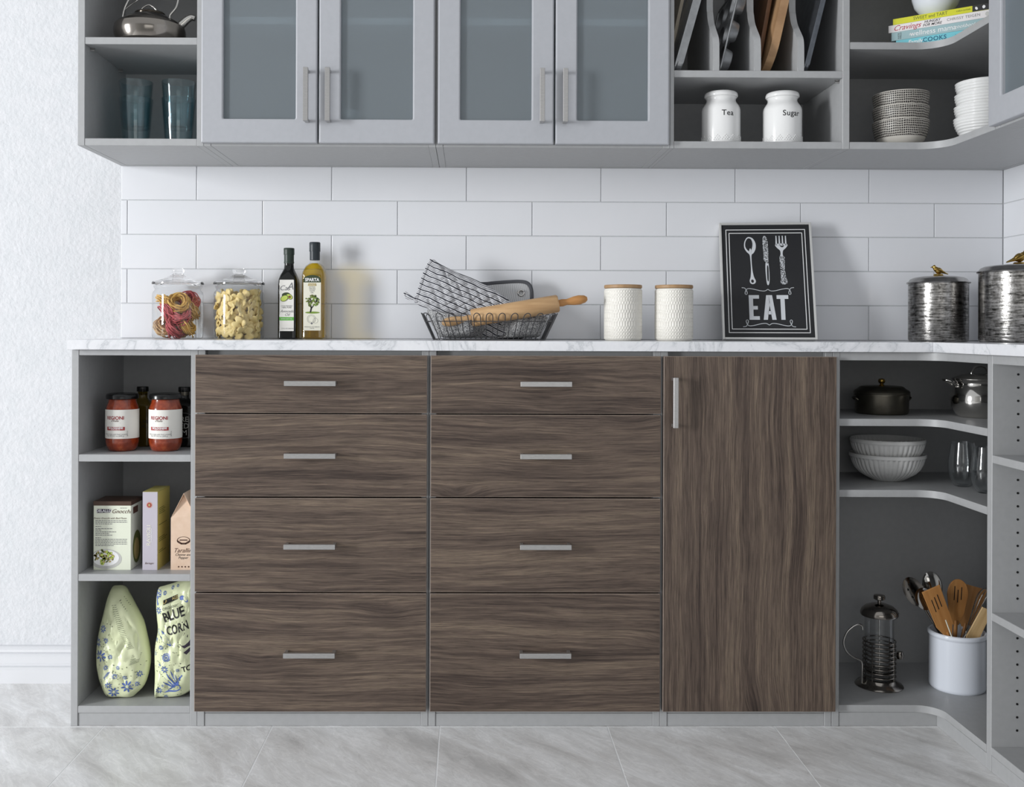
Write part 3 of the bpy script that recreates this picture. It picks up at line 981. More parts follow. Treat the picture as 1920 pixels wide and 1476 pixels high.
def bow_mesh():
    """pinched bow: two ruffled lobes and a thick middle"""
    verts, faces = [], []
    nu, nv = 15, 7
    for i in range(nu):
        u = -1 + 2 * i / (nu - 1)
        half = 0.0040 + 0.0078 * math.sqrt(max(0.0, 1 - ((abs(u) - 0.55) / 0.45) ** 2)) if abs(u) > 0.12 else 0.0046
        half = max(half, 0.0022)
        for j in range(nv):
            v = -1 + 2 * j / (nv - 1)
            x = u * 0.0150 * (1 - 0.05 * v * v)
            y = v * half
            z = 0.0030 * math.cos(v * 1.5) * (1 - abs(u)) + 0.0045 * (abs(u) ** 1.5) * (1 - v * v) + 0.0012 * math.sin(3 * u)
            verts.append((x, y, z))
    for i in range(nu - 1):
        for j in range(nv - 1):
            a = i * nv + j
            faces.append((a, a + 1, a + nv + 1, a + nv))
    me = bpy.data.meshes.new('pasta_bow')
    me.from_pydata(verts, [], faces)
    bm = bmesh.new(); bm.from_mesh(me)
    bmesh.ops.solidify(bm, geom=bm.faces[:], thickness=0.0016)
    bm.to_mesh(me); bm.free()
    me.polygons.foreach_set('use_smooth', [True] * len(me.polygons))
    me.materials.append(noisy('bow_pasta', rgb(222, 196, 128), rgb(234, 212, 150), 60, 0.5))
    return me
BOW = bow_mesh()
rnd = random.Random(4)
pts = []
for lay in range(9):
    z = 0.018 + lay * 0.0135
    for ring, cnt in ((0.055, 13), (0.032, 6)):
        for k in range(cnt):
            a = 2 * math.pi * (k + 0.5 * (lay % 2)) / cnt + rnd.uniform(-0.12, 0.12)
            if ring > 0.05 and math.sin(a) > 0.55:
                continue
            pts.append((ring * math.cos(a) + rnd.uniform(-.003, .003), ring * math.sin(a) + rnd.uniform(-.003, .003), z + rnd.uniform(-.004, .004), a))
for (x, y, z, a) in pts:
    ob = bpy.data.objects.new('pasta_bow', BOW); COL.objects.link(ob)
    ob.location = o2 + Vector((x, y, z))
    ob.rotation_euler = (math.pi / 2 + rnd.uniform(-0.75, 0.75), rnd.uniform(0, 6.28), a + math.pi / 2 + rnd.uniform(-0.6, 0.6))
    ob.scale = (1.22, 1.22, 1.22)
    tag(ob, 'pale bow-shaped pasta piece in the second glass jar', 'pasta', 'bow pasta in the jar')

# ---------------------------------------------------------------- oil bottles
def squarish(w, pw=6.0):
    def f(a, r, z):
        k = (abs(math.cos(a)) ** pw + abs(math.sin(a)) ** pw) ** (-1 / pw)
        q = min(1.0, max(0.0, (r - 0.016) / (w - 0.016)))
        return r * (k * q + 1 * (1 - q))
    return f
def round_rect(x0, x1, z0, z1, r, n=4):
    pts = []
    for (cx, cy, s) in ((x1 - r, z0 + r, -math.pi / 2), (x1 - r, z1 - r, 0), (x0 + r, z1 - r, math.pi / 2), (x0 + r, z0 + r, math.pi)):
        pts += [(cx + r * math.cos(s + math.pi / 2 * k / n), cy + r * math.sin(s + math.pi / 2 * k / n)) for k in range(n + 1)]
    return pts

# dark avocado oil bottle
o = place(541.5, 0.318, CT)
b = thing('oil_bottle', 'dark square avocado oil bottle with a white label', 'bottle', o, rotz=math.radians(-3))
w = 0.0285
lathe('body', [(0, 0), (w - 0.004, 0), (w, 0.004), (w, 0.165), (w - 0.001, 0.178), (0.024, 0.191), (0.019, 0.202), (0.0150, 0.211), (0.0140, 0.222), (0.0140, 0.236), (0, 0.236)], M['darkglass'], b, 64, rfun=squarish(w))
lathe('neck_band', [(0, 0.226), (0.0150, 0.226), (0.0152, 0.231), (0.0146, 0.2315), (0.0148, 0.252), (0, 0.252)], M['greencap'], b, 32)
lathe('cap', [(0, 0.252), (0.0158, 0.252), (0.0163, 0.2535), (0.0158, 0.256), (0.0163, 0.258), (0.0158, 0.260), (0.0161, 0.262), (0.0161, 0.270), (0.0150, 0.2718), (0, 0.2718)], M['greencap'], b, 32)
fm = front_map(-w)
lb = decal('label', [round_rect(-0.0215, 0.0215, 0.024, 0.176, 0.002)], M['paper'], b, fm)
f2 = front_map(-w, 0.0008)
text('lettering', 'Cas', 0.021, INK['grey'], lb, f2, (-0.006, 0.151), shear=0.3)
text('lettering', 'A', 0.030, INK['grey'], lb, f2, (0.0105, 0.156), shear=0.25)
decal('avocado_picture', [ellipse(-0.002, 0.131, 0.0125, 0.0075, 20, 0.1)], INK['darkgreen'], lb, f2)
decal('avocado_picture', [ellipse(0.008, 0.126, 0.0110, 0.0075, 20, -0.6)], INK['olive'], lb, front_map(-w, 0.0010))
decal('avocado_picture', [ellipse(0.0082, 0.126, 0.0092, 0.0060, 20, -0.6)], INK['lime'], lb, front_map(-w, 0.0012))
decal('avocado_picture', [ellipse(0.009, 0.125, 0.0042, 0.0040, 14)], INK['pit'], lb, front_map(-w, 0.0014))
decal('avocado_picture', [ellipse(-0.007, 0.121, 0.0125, 0.0088, 20, 0.5)], INK['olive'], lb, front_map(-w, 0.0016))
decal('avocado_picture', [ellipse(-0.007, 0.121, 0.0108, 0.0072, 20, 0.5)], INK['lime'], lb, front_map(-w, 0.0018))
text('lettering', 'COLD PRESSED', 0.0050, INK['grey'], lb, f2, (0, 0.0985))
text('lettering', '100% PURE', 0.0064, INK['grey'], lb, f2, (0, 0.0935))
text('lettering', 'Avocado\nOil', 0.0115, INK['grey'], lb, f2, (0.001, 0.0775), shear=0.4)
decal('green_band', [rect(-0.0215, 0.0215, 0.0555, 0.0655)], INK['green'], lb, f2)
text('lettering', 'EXTRA LIGHT OIL', 0.0042, INK['white'], lb, front_map(-w, 0.0012), (0, 0.0602))
text('lettering', '17 FL OZ (500 ML)', 0.0046, INK['grey'], lb, f2, (0.003, 0.0315))

# olive oil bottle
o = place(589.8, 0.318, CT)
b = thing('oil_bottle', 'tall golden olive oil bottle with a tree label', 'bottle', o, rotz=math.radians(-2))
w = 0.0345
prof = [(0, 0), (w - 0.004, 0), (w, 0.005), (w, 0.188), (w - 0.001, 0.200), (w - 0.004, 0.209), (0.0265, 0.218), (0.0195, 0.2245), (0.0155, 0.2275)]
lathe('body', prof + [(0.0142, 0.231), (0.0142, 0.262), (0, 0.262)], M['clear'], b, 64, rfun=squarish(w))
lathe('oil', [(0, 0.003)] + [(r - 0.0012, z + 0.0015 if i < 3 else z - 0.0012) for i, (r, z) in enumerate(prof) if i > 0] + [(0, 0.2262)], M['oil'], b, 64, rfun=squarish(w))
lathe('collar', [(0.0146, 0.236), (0.0150, 0.236), (0.0152, 0.262), (0, 0.262)], M['bluecap'], b, 32)
lathe('cap', [(0, 0.262), (0.0164, 0.262), (0.0168, 0.2645), (0.0162, 0.267), (0.0168, 0.270), (0.0162, 0.273), (0.0165, 0.276), (0.0165, 0.287), (0.0152, 0.2895), (0, 0.2895)], M['bluecap'], b, 32)
lb = decal('label', [round_rect(-0.027, 0.025, 0.026, 0.176, 0.0025)], INK['cream'], b, front_map(-w))
f2 = front_map(-w, 0.0008)
arch = [(-0.027, 0.168), (0.025, 0.168)] + [(-0.001 + 0.026 * math.cos(a), 0.176 + 0.014 * math.sin(a)) for a in (math.pi * k / 12 for k in range(13))]
decal('dark_arch', [arch], INK['darkgreen'], lb, f2)
text('lettering', 'SPARTA', 0.0135, INK['white'], lb, front_map(-w, 0.0014), (-0.001, 0.1755), bold=0.0004, width=0.88)
decal('gold_ribbon', [[(-0.012, 0.1655), (0.010, 0.1655), (0.0115, 0.158), (-0.0135, 0.158)]], INK['gold'], lb, front_map(-w, 0.0012))
text('lettering', 'GOLD', 0.0068, INK['cream'], lb, front_map(-w, 0.0016), (-0.001, 0.1617))
text('lettering', 'EXTRA\nVIRGIN\nOLIVE\nOIL', 0.0060, INK['grey'], lb, f2, (-0.001, 0.146))
rnd = random.Random(3)
decal('tree_trunk', stroke([(-0.006, 0.080), (-0.003, 0.093), (-0.008, 0.103)], 0.0045) + stroke([(-0.003, 0.091), (0.006, 0.104)], 0.003), INK['black'], lb, f2)
for nm, kk in (('darkgreen', 26), ('olive', 20), ('leaf', 18)):
    polys = []
    for q in range(kk):
        a, rr = rnd.uniform(0, 6.28), rnd.uniform(0, 1) ** 0.6
        polys.append(ellipse(-0.001 + 0.021 * rr * math.cos(a), 0.1145 + 0.0165 * rr * math.sin(a), rnd.uniform(.002, .0042), rnd.uniform(.0015, .003), 9, rnd.uniform(0, 3)))
    decal('tree_leaves', polys, INK[nm], lb, front_map(-w, {'darkgreen': 0.0010, 'olive': 0.0013, 'leaf': 0.0016}[nm]))
decal('tree_ground', [ellipse(0.000, 0.079, 0.022, 0.0032, 18)], INK['leaf'], lb, front_map(-w, 0.0007))
def circle_line(cx, cy, r, wd, n=26):
    return stroke([(cx + r * math.cos(2 * math.pi * k / n), cy + r * math.sin(2 * math.pi * k / n)) for k in range(n + 1)], wd)
decal('badge', circle_line(-0.003, 0.060, 0.0125, 0.0007) + circle_line(-0.003, 0.060, 0.0092, 0.0005) + circle_line(0.009, 0.055, 0.0075, 0.0006) + [ellipse(-0.002, 0.047, 0.003, 0.003, 12)], INK['grey'], lb, f2)
text('lettering', 'PRODUCT OF GREECE\n750 ML', 0.0044, INK['grey'], lb, f2, (-0.001, 0.0345))

# ---------------------------------------------------------------- wire basket and what lies in it
BY = 0.235
ob_ = place(916.5, BY, CT)
bk = thing('wire_basket', 'black wire basket with looped rim holding kitchen linen', 'basket', ob_)
s_f = scl(0.135)
AX1, AY1 = 130.5 / s_f, 0.105          # half sizes at the rim
AX0, AY0 = 107 / s_f, 0.080            # half sizes at the base
HB = 0.0765
def sup(a, ax, ay, p=4.5):
    c_, s_ = math.cos(a), math.sin(a)
    k = (abs(c_) ** p + abs(s_) ** p) ** (-1 / p)
    return (ax * c_ * k, ay * s_ * k)
def ring_pts(t, z, n=72):
    ax, ay = AX0 + (AX1 - AX0) * t, AY0 + (AY1 - AY0) * t
    return [(*sup(2 * math.pi * k / n, ax, ay), z) for k in range(n)]
tube('base_ring', ring_pts(0, 0.002), 0.0016, M['black_wire'], bk, 6, True)
tube('rim_wire', ring_pts(0.70, HB * 0.70), 0.0013, M['black_wire'], bk, 6, True)
bm = bmesh.new()
for k in range(-6, 7):
    x = k * 0.025
    ymax = AY0 * (1 - (abs(x) / AX0) ** 4.5) ** (1 / 4.5)
    bm_tube(bm, [(x, -ymax, 0.0015), (x, ymax, 0.0015)], 0.0012, 5)
g_ = bobj('base_grid', bm, M['black_wire'], bk)
def hoop(p, d):
    """inverted U: foot point p(t) on the sloping side, half width d along the side direction"""
    (bx, by), (tx, ty), dirv = p
    pts = []
    wv = 0.0095
    def P(side, t):
        return Vector((bx + (tx - bx) * t + dirv[0] * side, by + (ty - by) * t + dirv[1] * side, HB * t))
    pts.append(P(-wv * 0.82, 0.02)); pts.append(P(-wv, 0.40)); pts.append(P(-wv, 0.84))
    for k in range(1, 8):
        a = math.pi * k / 8
        pts.append(P(-wv * math.cos(a), 0.86 + 0.14 * math.sin(a)))
    pts.append(P(wv, 0.84)); pts.append(P(wv, 0.40)); pts.append(P(wv * 0.82, 0.02))
    tube('hoop', pts, 0.0013, M['black_wire'], bk, 6)
for k in range(11):
    f = (k - 5) / 5.0
    for sgn in (-1, 1):
        x0_, x1_ = f * (AX0 - 0.012), f * (AX1 - 0.015)
        hoop(((x0_, sgn * AY0 * 0.985), (x1_, sgn * AY1 * 0.985), (1, 0)), 0)
for k in range(4):
    f = (k - 1.5) / 2.0
    for sgn in (-1, 1):
        hoop(((sgn * AX0 * 0.985, f * AY0), (sgn * AX1 * 0.985, f * AY1), (0, 1)), 0)

# fabrics
def fabric(name, c1, c2, freq, ang, bumpscale=0, quilt=0.0, duty=0.5, rough=0.9, second=None):
    """striped woven cloth; stripes across the local u axis turned by ang"""
    m = pmat(name, rgb(*c1), rough, spec=0.2)
    t = NT(m)
    oc = coords(t)
    sep = t.new('ShaderNodeSeparateXYZ'); t.link(oc, sep.inputs[0])
    u = t.math('ADD', t.math('MULTIPLY', sep.outputs[0], math.cos(ang)), t.math('MULTIPLY', sep.outputs[2], math.sin(ang)))
    wob = t.noise(oc, 22, 2, 0.5)
    u = t.math('ADD', u, t.math('MULTIPLY', t.math('SUBTRACT', wob, 0.5), 0.010))
    fr = t.math('FRACT', t.math('MULTIPLY', u, freq))
    stops = [(0.0, rgb(*c2)), (0.22, rgb(*c2)), (0.25, rgb(*c1)), (0.38, rgb(*c1)), (0.41, rgb(*(second or c2))), (0.50, rgb(*(second or c2))), (0.53, rgb(*c1)),
             (0.66, rgb(*c1)), (0.69, rgb(*(second or c2))), (0.78, rgb(*(second or c2))), (0.81, rgb(*c1)), (0.96, rgb(*c1)), (1.0, rgb(*c2))]
    t.link(t.ramp(fr, stops), bsdf(m).inputs['Base Color'])
    wv = t.noise(oc, 600, 2, 0.5)
    t.link(t.bump(wv, 0.25, 0.0008), bsdf(m).inputs['Normal'])
    return m
def knit(name, c1, c2):
    m = pmat(name, rgb(*c1), 0.95, spec=0.1)
    t = NT(m); oc = coords(t)
    n = t.noise(t.mapping(oc, (260, 200, 420)), 1.0, 2, 0.5)
    t.link(t.ramp(n, [(0.40, rgb(*c1)), (0.58, rgb(*c2))]), bsdf(m).inputs['Base Color'])
    t.link(t.bump(n, 0.7, 0.002), bsdf(m).inputs['Normal'])
    return m
M['mitt'] = fabric('striped_mitt_cloth', (216, 216, 218), (70, 72, 80), 66, math.radians(66), second=(112, 114, 122))
M['holder'] = fabric('striped_holder_cloth', (214, 214, 215), (168, 170, 174), 170, math.radians(8), second=(190, 191, 194))
M['piping'] = pmat('dark_grey_binding', rgb(84, 85, 90), 0.85)
M['towel'] = knit('grey_flecked_towel', (96, 97, 100), (186, 186, 186))

class Pillow:
    """closed shape puffed up from an outline in the (u, v) plane; h(u, v) is its front relief"""
    def __init__(s, outline, T, p=2.2, amp=0.0, nfreq=30.0, seed=0.0, extra=None, back=1.0):
        s.o = outline; s.T = T; s.p = p; s.amp = amp; s.nf = nfreq; s.seed = seed; s.extra = extra; s.back = back
        n = len(outline)
        s.c = (sum(q[0] for q in outline) / n, sum(q[1] for q in outline) / n)
    def rho(s, u, v):
        du, dv = u - s.c[0], v - s.c[1]
        L = math.hypot(du, dv)
        if L < 1e-7:
            return 0.0
        best = None
        for (x0, y0), (x1, y1) in zip(s.o, s.o[1:] + s.o[:1]):
            ax, ay, bx, by = x0 - s.c[0], y0 - s.c[1], x1 - s.c[0], y1 - s.c[1]
            ex, ey = bx - ax, by - ay
            den = du * ey - dv * ex
            if abs(den) < 1e-12:
                continue
            t = (ax * ey - ay * ex) / den
            k = (ax * dv - ay * du) / den
            if t > 0 and -1e-6 <= k <= 1 + 1e-6:
                best = t if best is None else max(best, t)
        return 1.0 / best if best else 1.0
    def h(s, u, v, rho=None):
        r = s.rho(u, v) if rho is None else rho
        r = min(1.0, r)
        z = s.T * (1 - r ** s.p) ** 0.5
        if s.amp:
            z += s.amp * (1 - r ** 6) * (noise.noise(Vector((u * s.nf, v * s.nf, s.seed))) + 0.5 * noise.noise(Vector((u * s.nf * 2.3, v * s.nf * 2.3, s.seed + 5))))
        if s.extra:
            z += s.extra(u, v) * (1 - r ** 8)
        return z
    def build(s, name, mat, parent, fmap3, rings=14):
        n = len(s.o)
        verts, faces = [], []
        for side in (1, -1):
            base = len(verts)
            for k in range(rings):
                t = (k / rings)
                rho = 1 - t
                rho = rho ** 0.75 if k else 1.0
                for (x, y) in s.o:
                    u, v = s.c[0] + (x - s.c[0]) * rho, s.c[1] + (y - s.c[1]) * rho
                    hh = s.h(u, v, rho) if k else 0.0
                    verts.append(fmap3(u, v, side * hh * (1 if side > 0 else s.back)))
            verts.append(fmap3(s.c[0], s.c[1], side * s.h(s.c[0], s.c[1], 0.0) * (1 if side > 0 else s.back)))
            cidx = len(verts) - 1
            for k in range(rings - 1):
                for i in range(n):
                    a, b2 = base + k * n + i, base + k * n + (i + 1) % n
                    faces.append((a, b2, b2 + n, a + n))
            for i in range(n):
                faces.append((base + (rings - 1) * n + i, base + (rings - 1) * n + (i + 1) % n, cidx))
        me = bpy.data.meshes.new(name)
        me.from_pydata([tuple(v) for v in verts], [], faces)
        bm = bmesh.new(); bm.from_mesh(me)
        bmesh.ops.remove_doubles(bm, verts=bm.verts, dist=1e-6)
        bmesh.ops.recalc_face_normals(bm, faces=bm.faces)
        bm.to_mesh(me); bm.free()
        return link_mesh(name, me, mat, parent, True)
def smooth_outline(pts, k=4):
    return [(p.x, p.y) for p in catmull([(a, b, 0) for a, b in pts], k, closed=True)]

# oven mitt
ym = 0.216
om = place(880, ym, CT)
def mm(px, py):
    p = at(px, py, ym); return (p.x - om.x, p.z - om.z)
mitt = thing('oven_mitt', 'quilted grey and white striped oven mitt leaning out of the basket', 'oven mitt', om)
outl_m = [mm(*q) for q in ((808, 484), (825, 493), (855, 508), (890, 522), (920, 538), (944, 553), (957, 565), (968, 585), (972, 606), (960, 622), (935, 631), (905, 630), (880, 618), (862, 602), (835, 592), (806, 580), (779, 567), (786, 540), (796, 508))]
QA = math.radians(38)
def quilt(u, v):
    q = 0.024
    a = (u * math.cos(0.35) + v * math.sin(0.35)) / q
    b = (u * math.cos(-1.05) + v * math.sin(-1.05)) / q
    d = min(abs(a - round(a)), abs(b - round(b)))
    return -0.0060 * math.exp(-(d / 0.13) ** 2)
pm = Pillow(smooth_outline(outl_m, 6), 0.018, 3.0, 0.003, 24, 1.0, extra=quilt)
lean = lambda v: 0.30 * max(0.0, v)
pm.build('mitt_body', M['mitt'], mitt, lambda u, v, w_: (u, lean(v) - w_, v), rings=40)
cu = [mm(*q) for q in ((808, 484), (796, 508), (786, 540), (779, 567))]
tube('cuff_binding', catmull([(u, lean(v), v) for u, v in cu], 6), 0.0062, M['mitt'], mitt, 8)
lp = [mm(*q) for q in ((781, 566), (770, 556), (758, 548), (760, 557), (772, 560), (784, 552))]
tube('hanging_loop', catmull([(u, lean(v) - 0.004, v) for u, v in lp], 6), 0.0030, M['mitt'], mitt, 7)

# pot holder
yp = 0.288
oh = place(930, yp, CT)
def hm(px, py):
    p = at(px, py, yp); return (p.x - oh.x, p.z - oh.z)
ph_ = thing('pot_holder', 'striped pot holder with dark binding behind the oven mitt', 'pot holder', oh)
oo = smooth_outline([hm(*q) for q in ((880, 536), (915, 531), (950, 528), (978, 527), (992, 531), (998, 543), (998, 565), (993, 600), (984, 628), (960, 632), (920, 630), (890, 628), (875, 610), (872, 570))], 5)
php = Pillow(oo, 0.006, 5.0, 0.0015, 25, 3.0)
lh = lambda v: 0.30 * max(0.0, v)
php.build('cloth', M['holder'], ph_, lambda u, v, w_: (u, lh(v) - w_, v), rings=10)
tube('binding', [(u, lh(v), v) for u, v in oo], 0.0062, M['piping'], ph_, 8, True)
gu, gv = hm(978, 549)
bm = bmesh.new()
bm_tube(bm, [(gu + 0.0085 * math.cos(a), lh(gv) - 0.0085, gv + 0.0085 * math.sin(a)) for a in (2 * math.pi * k / 20 for k in range(20))], 0.0028, 8, True)
auto_smooth(bobj('grommet', bm, M['chrome'], ph_))

# grey towel bundled in the basket
yt = 0.225
ot = place(914, yt, CT + 0.004)
tw = thing('dish_towel', 'grey flecked dish towel bundled in the wire basket', 'towel', ot)
def tm(px, py):
    p = at(px, py, 0.2); return (p.x - ot.x, max(0.0, p.z - ot.z))
lt = Pillow(smooth_outline([tm(*q) for q in ((800, 581), (815, 586), (840, 594), (880, 598), (930, 604), (985, 600), (1000, 592), (1022, 592), (1030, 600), (1018, 622), (1010, 632), (960, 634), (900, 634), (840, 634), (822, 628), (808, 606))], 4), 0.066, 2.6, 0.010, 30, 7.0, extra=lambda u, v: -0.062 * math.exp(-((u - 0.02) / 0.050) ** 4))
lt.build('cloth', M['towel'], tw, lambda u, v, w_: (u, -w_, v), rings=16)

# rolling pin lying across the basket
yr = 0.164
p0, p1 = at(884, 596.5, yr), at(1047, 569, yr)
pc = (p0 + p1) / 2
rp = thing('rolling_pin', 'light wooden rolling pin resting across the wire basket', 'rolling pin', p0)
ax = (p1 - p0); L = ax.length; axn = ax.normalized()
def along(name, prof, mat, parent, n=28):
    rot = axn.to_track_quat('Z', 'Y').to_matrix()
    ob = lathe(name, prof, mat, parent, n)
    for v in ob.data.vertices:
        v.co = rot @ v.co
    return ob
RR = 0.0252
along('barrel', [(0, 0), (RR - 0.003, 0), (RR, 0.004), (RR, L - 0.004), (RR - 0.003, L), (0, L)], M['beech'], rp)
along('handle', [(0.009, -0.0005), (0.0105, -0.010), (0.0085, -0.022), (0.0125, -0.045), (0.0135, -0.062), (0.0105, -0.078), (0.005, -0.085), (0, -0.0855)], M['beech'], rp)
along('handle', [(0.0095, L + 0.0005), (0.0105, L + 0.012), (0.0085, L + 0.024), (0.0125, L + 0.045), (0.0135, L + 0.060), (0.0105, L + 0.076), (0.005, L + 0.083), (0, L + 0.0835)], M['handlewood'], rp)

# ---------------------------------------------------------------- embossed canisters with wooden lids
def emboss(a, r, z):
    if z < 0.006 or z > 0.146 or r < 0.045:
        return r
    n = 22
    u = a / (2 * math.pi) * n
    H = 0.024 if 0.035 < z < 0.115 else 0.010
    best = 1.0
    for s in (0.25, -0.25):
        x = u + s * math.cos(math.pi * z / H)
        x2 = x + 0.5
        for q in (x, x2):
            best = min(best, abs(q - round(q)))
    return r + 0.0020 * max(0.0, 1 - best / 0.15)
def canister(px, label):
    o = place(px, 0.205, CT)
    j = thing('ceramic_canister', label, 'canister', o, group='embossed ceramic canisters')
    R = 0.0528
    prof = [(0, 0), (R - 0.006, 0), (R - 0.002, 0.002), (R, 0.006)] + [(R, 0.006 + 0.140 * k / 90) for k in range(1, 91)] + [(R, 0.1475), (R - 0.0005, 0.149), (R - 0.004, 0.150), (R - 0.005, 0.146), (R - 0.005, 0.006), (0, 0.006)]
    lathe('body', prof, M['cream_cer'], j, 208, rfun=emboss, deg=80)
    lathe('lid', [(0, 0.1503), (R - 0.001, 0.1503), (R + 0.0015, 0.1515), (R + 0.0015, 0.1585), (R, 0.160), (0, 0.160)], M['lidwood'], j, 56)
canister(1168, 'cream embossed canister with wooden lid, nearer the wire basket')
canister(1263.3, 'cream embossed canister with wooden lid, nearer the framed sign')

# ---------------------------------------------------------------- EAT sign
tilt, yaw = math.asin(0.100 / 0.366), math.radians(7)
pl_ = at(1355.5, 636, 0.272)
sg = thing('framed_sign', 'black framed EAT sign with spoon, knife and fork, leaning on the tiles', 'sign', (pl_.x, 0.272, CT + 0.0045), rot=(-tilt, 0, -yaw))
W, H = 0.272, 0.368
M['silver_frame'] = pmat('pale_silver_frame', rgb(206, 206, 204), 0.35, 0.3)
fw = 0.0065
for nm, (x0, x1, z0, z1) in (('a', (0, fw, 0, H)), ('b', (W - fw, W, 0, H)), ('c', (fw, W - fw, 0, fw)), ('d', (fw, W - fw, H - fw, H))):
    bm = bmesh.new(); bm_box(bm, x0, x1, 0, 0.016, z0, z1, 0.0008)
    bobj('frame_bar', bm, M['silver_frame'], sg)
bm = bmesh.new(); bm_box(bm, fw, W - fw, 0.004, 0.012, fw, H - fw)
pn = bobj('print_panel', bm, pmat('black_print', rgb(30, 31, 34), 0.55), sg)
# artwork measured on the sign in a 0..1 by 0..1 frame
def sxy(u, v):
    if 0.45 < v < 0.91 and not (v == 0.9085):
        v = 0.458 + (v - 0.452) * 0.945
    if 0.2 < u < 0.77:
        u += 0.018
    return (u * W, v * H)
fm = front_map(0.004)
def line_rect(u0, u1, v0, v1, wd=0.0022):
    a = [sxy(u0, v0), sxy(u1, v0), sxy(u1, v1), sxy(u0, v1), sxy(u0, v0)]
    return stroke(a, wd)
decal('border_line', line_rect(0.072, 0.928, 0.058, 0.940) + line_rect(0.105, 0.895, 0.088, 0.9105), INK['white'], pn, fm)
CH = pmat('ink_chalk', rgb(205, 208, 212), 0.6)
def chalk():
    m = pmat('ink_engraving', rgb(205, 208, 212), 0.6)
    t = NT(m); n = t.noise(coords(t), 420, 3, 0.7)
    t.link(t.ramp(n, [(0.47, rgb(40, 41, 44)), (0.52, rgb(205, 208, 212))]), bsdf(m).inputs['Base Color'])
    return m
ENG = chalk()
# EAT, tall narrow letters
v0, v1 = 0.166, 0.374
def pol(*q):
    return [sxy(*p) for p in q]
E = [pol((0.275, v0), (0.385, v0), (0.385, v0 + .030), (0.320, v0 + .030), (0.320, v0 + 0.086), (0.368, v0 + 0.086), (0.368, v0 + .116), (0.320, v0 + .116), (0.320, v1 - .030), (0.385, v1 - .030), (0.385, v1), (0.275, v1))]
A = [pol((0.425, v0), (0.470, v0), (0.500, v1 - 0.055), (0.490, v1), (0.462, v1)), pol((0.562, v0), (0.517, v0), (0.489, v1 - 0.055), (0.490, v1), (0.525, v1)), pol((0.470, v0 + 0.045), (0.520, v0 + 0.045), (0.512, v0 + 0.073), (0.478, v0 + 0.073))]
Tt = [pol((0.612, v0), (0.657, v0), (0.657, v1 - 0.032), (0.697, v1 - 0.032), (0.697, v1), (0.572, v1), (0.572, v1 - 0.032), (0.612, v1 - 0.032))]
decal('letter_E', E, CH, pn, fm); decal('letter_A', A, CH, pn, fm); decal('letter_T', Tt, CH, pn, fm)
def scroll(v, flip):
    f = -1 if flip else 1
    half = [(0.205, 0.030), (0.235, 0.026), (0.252, 0.008), (0.262, -0.018), (0.250, -0.028), (0.238, -0.018), (0.250, 0.010), (0.275, 0.022), (0.33, 0.017), (0.40, 0.004), (0.45, 0.002), (0.482, 0.015)]
    left = [(p.x, p.y) for p in catmull([(a, b, 0) for a, b in half], 5)]
    right = [(0.966 - a, b) for a, b in left]
    return stroke([sxy(a, v + f * b) for a, b in left], 0.0021) + stroke([sxy(a, v + f * b) for a, b in right], 0.0021)
decal('scroll', scroll(0.408, False), CH, pn, fm)
decal('scroll', scroll(0.137, True), CH, pn, fm)
# spoon
sp_out = [(0.305, 0.895), (0.345, 0.880), (0.372, 0.835), (0.370, 0.785), (0.345, 0.745), (0.328, 0.735), (0.322, 0.70), (0.326, 0.60), (0.340, 0.53), (0.358, 0.495), (0.352, 0.472), (0.325, 0.462), (0.300, 0.472), (0.293, 0.495), (0.305, 0.53), (0.312, 0.60), (0.308, 0.70), (0.300, 0.735), (0.275, 0.755), (0.248, 0.795), (0.250, 0.845), (0.275, 0.885)]
def dec(name, pts, mat, lift=0.0004, k=3):
    decal(name, [[sxy(a, b) for a, b in smooth_outline(pts, k)]], mat, pn, front_map(0.004, lift))
dec('spoon', sp_out, CH)
dec('spoon', [(0.300, 0.883), (0.325, 0.872), (0.338, 0.835), (0.330, 0.790), (0.308, 0.762), (0.280, 0.775), (0.260, 0.805), (0.262, 0.845), (0.280, 0.875)], pn.data.materials[0], 0.0008)
dec('spoon', [(0.322, 0.505), (0.338, 0.492), (0.330, 0.475), (0.314, 0.478), (0.308, 0.494)], pn.data.materials[0], 0.0008)
dec('spoon', [(0.312, 0.790), (0.320, 0.772), (0.318, 0.742), (0.308, 0.745), (0.300, 0.770)], CH, 0.0012)
# knife
dec('knife', [(0.470, 0.905), (0.490, 0.890), (0.503, 0.850), (0.506, 0.760), (0.503, 0.690), (0.497, 0.650), (0.470, 0.665), (0.452, 0.690), (0.455, 0.73), (0.448, 0.82), (0.452, 0.885)], ENG)
dec('knife', [(0.474, 0.660), (0.500, 0.660), (0.507, 0.60), (0.508, 0.52), (0.502, 0.47), (0.488, 0.452), (0.476, 0.470), (0.470, 0.53), (0.468, 0.61)], CH)
dec('knife', [(0.486, 0.63), (0.499, 0.62), (0.500, 0.55), (0.496, 0.49), (0.484, 0.50), (0.482, 0.57)], pn.data.materials[0], 0.0008)
